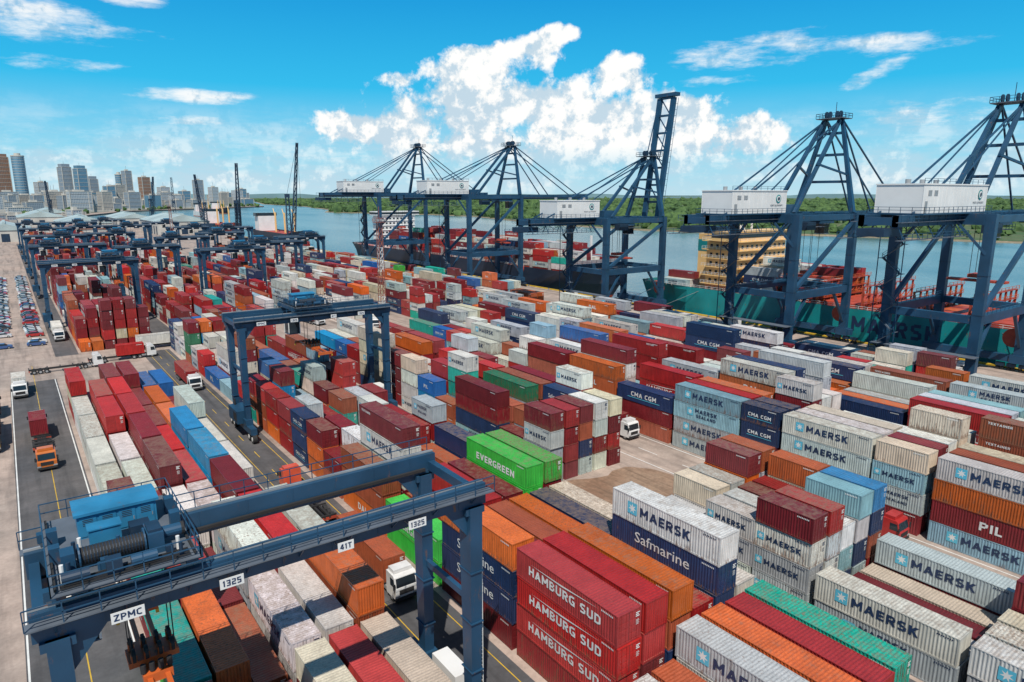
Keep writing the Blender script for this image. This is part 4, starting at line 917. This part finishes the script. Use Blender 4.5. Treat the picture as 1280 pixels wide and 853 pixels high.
def truck(x,y,rz,col,load=None,lg='none',L_=L40):
    e=bpy.data.objects.new('container_truck',None);COL.objects.link(e);e.location=(x,y,0);e.rotation_euler=(0,0,rz)
    obj('cab',TC,color=col,parent=e);obj('chassis',TH,parent=e);obj('wheels',TW,parent=e)
    if load: obj('container_load',cmesh(L_,lg),(0,1.5+L_/2,1.23),0,C[load],parent=e)
PI=math.pi
truck(28,57,0,(.7,.7,.7),'rust');truck(80.3,76,0,(.7,.7,.7),'maroon');truck(80.3,33,0,(.4,.03,.03));truck(79,132,0,(.7,.7,.7),'white','maersk')
truck(-6,131,0,(.5,.3,.05),'orange');truck(.8,118,0,(.55,.15,.03));truck(-6,158,PI,(.5,.06,.03),'rust','none',L20);truck(.5,140,PI,(.7,.7,.7),'maroon','none',L20);truck(-1.5,165,0,(.7,.7,.7),'white','none',L20)
truck(14,186,PI/2,(.7,.7,.7));truck(26,190,PI/2,(.7,.7,.7),'red','none',L20);truck(38,200,PI/2,(.75,.75,.75),'white');truck(28,150,0,(.7,.7,.7),'dred');truck(78,230,0,(.6,.1,.05),'orange');truck(75,180,PI/2,(.7,.7,.7))
truck(27.8,90,PI,(.65,.1,.05));truck(53,75,0,(.7,.7,.7),'navy','cma');truck(153,90,0,(.7,.7,.7),'maroon');truck(165,130,PI,(.7,.7,.7),'white','maersk');truck(170,60,0,(.7,.7,.7),'dred');truck(88,190,-.4,(.7,.7,.7),'white')
truck(8.6,225,0,(.7,.7,.7),'white');truck(-7,430,PI,(.7,.1,.05));truck(76,205,.2,(.7,.7,.7),'maroon')
car=MB()
pr=[(-2.1,.35),(-2.15,.75),(-1.95,.88),(-1.1,.98),(1.7,1.0),(2.1,.9),(2.15,.4),(1.8,.28),(-1.8,.28)]
car.prism(pr,-.86,.86,0)
car.add([(-.8,-1.1,.97),(.8,-1.1,.97),(.8,1.65,.99),(-.8,1.65,.99),(-.65,-.45,1.42),(.65,-.45,1.42),(.65,1.15,1.42),(-.65,1.15,1.42)],[(0,1,5,4),(1,2,6,5),(2,3,7,6),(3,0,4,7)],1)
car.box((-.66,-.46,1.42),(.66,1.16,1.47),0)
for y in(-1.3,1.3):
    for s in(-1,1): car.cyl((s*.7,y,.33),(s*.9,y,.33),.33,14,2);car.cyl((s*.88,y,.33),(s*.91,y,.33),.18,8,3)
car.box((-.8,-2.17,.55),(-.5,-2.1,.7),3);car.box((.5,-2.17,.55),(.8,-2.1,.7),3)
carm=car.mesh('car',[M_carp,M_glass,M_dark,M_steel])
CC=[(.7,.7,.7),(.75,.75,.75),(.4,.42,.44),(.05,.05,.06),(.4,.03,.03),(.05,.1,.25),(.2,.2,.2),(.6,.6,.62)]
for k in range(64):
    for x in(3.2,-4.5,-10,-18,-23.5,-32,-38,-48):
        if R.random()<(.8 if k>6 else .5): obj('parked_car',carm,(x+R.uniform(-.4,.4),222+k*3.0,0),PI/2+R.uniform(-.07,.07),R.choice(CC))

# ------------------------------------------------------------ world
SEL,SAZ=math.radians(56),math.radians(216)
w=bpy.data.worlds.new('World');sc.world=w;w.use_nodes=True;nt=w.node_tree;N=nt.nodes;L=nt.links
bg=N['Background'];bg.inputs['Strength'].default_value=.135
sky=N.new('ShaderNodeTexSky');sky.sky_type='NISHITA';sky.sun_disc=False;sky.sun_elevation=SEL;sky.sun_rotation=SAZ
sky.air_density=1.0;sky.dust_density=.3;sky.ozone_density=2.0
tc=N.new('ShaderNodeTexCoord')
def M(op,a,b=None,c=None,clamp=False):
    n=N.new('ShaderNodeMath');n.operation=op;n.use_clamp=clamp
    for i,v in enumerate((a,b,c)):
        if v is None: continue
        if isinstance(v,(int,float)): n.inputs[i].default_value=v
        else: L.new(v,n.inputs[i])
    return n.outputs[0]
sp=N.new('ShaderNodeSeparateXYZ');L.new(tc.outputs['Generated'],sp.inputs[0]);X,Y,Z=sp.outputs
side=M('SUBTRACT',M('MULTIPLY',X,.806),M('MULTIPLY',Y,.592));fw=M('ADD',M('MULTIPLY',X,.592),M('MULTIPLY',Y,.806))
az=M('MULTIPLY',M('ARCTAN2',side,fw),57.2958);el=M('MULTIPLY',M('ARCSINE',Z),57.2958)
def noise(scale,detail=8,rough=.6,ms=(1,1,1),loc=(0,0,0)):
    n=N.new('ShaderNodeTexNoise');n.inputs['Scale'].default_value=scale;n.inputs['Detail'].default_value=detail;n.inputs['Roughness'].default_value=rough
    mp=N.new('ShaderNodeMapping');mp.inputs['Scale'].default_value=ms;mp.inputs['Location'].default_value=loc;L.new(tc.outputs['Generated'],mp.inputs['Vector']);L.new(mp.outputs[0],n.inputs['Vector']);return n.outputs['Fac']
nA=noise(13,7,.62);nA2=noise(13,7,.62,(1,1,1),(.004,-.008,-.010));nB=noise(7,8,.65,(1,1,4));nC=noise(34,5,.6)
def blob(a0,e0,ra,re,tilt=0):
    da=M('DIVIDE',M('SUBTRACT',az,a0),ra)
    ee=M('SUBTRACT',el,e0)
    if tilt: ee=M('SUBTRACT',ee,M('MULTIPLY',M('SUBTRACT',az,a0),tilt))
    de=M('DIVIDE',ee,re)
    return M('SUBTRACT',1,M('ADD',M('MULTIPLY',da,da),M('MULTIPLY',de,de)))
def union(bl):
    o=bl[0]
    for x in bl[1:]: o=M('MAXIMUM',o,x)
    return o
def sstep(v,a,b):
    r=N.new('ShaderNodeMapRange');r.interpolation_type='SMOOTHSTEP';r.inputs['From Min'].default_value=a;r.inputs['From Max'].default_value=b;L.new(v,r.inputs['Value']);return r.outputs[0]
cum=union([blob(-4,7.0,9,3.0),blob(-3,9.6,6.5,1.7,.12),blob(1.5,11.2,3.6,1.1,.3),blob(-10,5.0,6,1.6),blob(-8.5,8.8,3,.9,.1),blob(7.5,6.0,6,3.2),blob(8.5,8.8,3.0,1.7),blob(13,6.4,5,2.1,-.1),blob(16.5,4.2,6.5,1.9),blob(3,3.6,18,2.0)])
cf=M('ADD',cum,M('MULTIPLY',M('SUBTRACT',nA,.5),5.2))
cmask=M('MULTIPLY',sstep(cf,-.05,.6),sstep(el,.4,4.2))
wis=union([blob(-33.5,11.2,7,1.5,-.12),blob(-31.5,8.6,4,.6),blob(-24,7.0,4.5,.6),blob(-25,5.3,4,.4),blob(18,9.6,6.5,1.7,.12),blob(20,10.9,3,.8),blob(27,10.2,5.5,.7),blob(26.5,8.2,2.5,.8,.4),blob(-20,14.6,3,.5),blob(-27,13,2.5,.6),blob(30,5.5,9,1.1)])
wf=M('ADD',wis,M('MULTIPLY',M('SUBTRACT',nB,.5),6.5));wmask=M('MULTIPLY',sstep(wf,.1,1.8),.9)
band=M('MULTIPLY',M('MULTIPLY',sstep(el,-.5,1.0),M('SUBTRACT',1,sstep(el,2.0,7.5))),sstep(nB,.36,.64));band=M('MULTIPLY',band,.65)
fill_cloud=M('MULTIPLY',M('MULTIPLY',sstep(nB,.54,.64),sstep(el,20,32)),.7)  # unseen overhead cloud cover, added to give neutral fill light
mask=M('MAXIMUM',M('MAXIMUM',M('MAXIMUM',cmask,wmask),band),fill_cloud)
cr=N.new('ShaderNodeValToRGB');e=cr.color_ramp.elements
e[0].position=0;e[0].color=(3.6,5.5,6.4,1);e[1].position=1;e[1].color=(.10,.45,1.2,1)
for p_,c in((.035,(1.9,5.0,6.5,1)),(.09,(.12,3.7,6.3,1)),(.165,(.005,2.4,5.4,1)),(.35,(.05,.85,2.0,1))):
    q=e.new(p_);q.color=c
L.new(M('MULTIPLY',M('MAXIMUM',el,0),1/90),cr.inputs[0])
mu=N.new('ShaderNodeMixRGB');mu.inputs['Fac'].default_value=.95;L.new(sky.outputs[0],mu.inputs['Color1']);L.new(cr.outputs[0],mu.inputs['Color2'])
# billow shading: density difference toward the sun side + fine detail + elevation
grad=M('MULTIPLY',M('SUBTRACT',nA,nA2),5.0)
shv=M('ADD',M('ADD',M('ADD',M('MULTIPLY',nC,.7),M('MULTIPLY',nA,.7)),M('MULTIPLY',el,.035)),grad)
sh=sstep(shv,.62,1.15)
cc=N.new('ShaderNodeMixRGB');cc.inputs['Color1'].default_value=(4.1,5.2,6.0,1);cc.inputs['Color2'].default_value=(7.6,7.55,7.4,1);L.new(sh,cc.inputs['Fac'])
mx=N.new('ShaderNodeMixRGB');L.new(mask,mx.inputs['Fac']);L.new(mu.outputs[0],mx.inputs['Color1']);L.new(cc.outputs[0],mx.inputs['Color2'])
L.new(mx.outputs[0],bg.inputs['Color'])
sd=Vector((math.sin(SAZ)*math.cos(SEL),math.cos(SAZ)*math.cos(SEL),math.sin(SEL)))
sl=bpy.data.lights.new('sun','SUN');sl.energy=5.0;sl.angle=math.radians(.5);sl.color=(1,.94,.84)
so=bpy.data.objects.new('sun',sl);COL.objects.link(so);so.rotation_euler=sd.to_track_quat('Z','Y').to_euler()
cam=bpy.data.cameras.new('camera');cam.lens=24;cam.sensor_width=36;cam.clip_end=80000;cam.clip_start=.5
co=bpy.data.objects.new('camera',cam);COL.objects.link(co);co.location=(0,0,40)
p=math.radians(12.1);h=math.radians(36.3);d=Vector((math.sin(h)*math.cos(p),math.cos(h)*math.cos(p),-math.sin(p)))
co.rotation_euler=d.to_track_quat('-Z','Y').to_euler();sc.camera=co
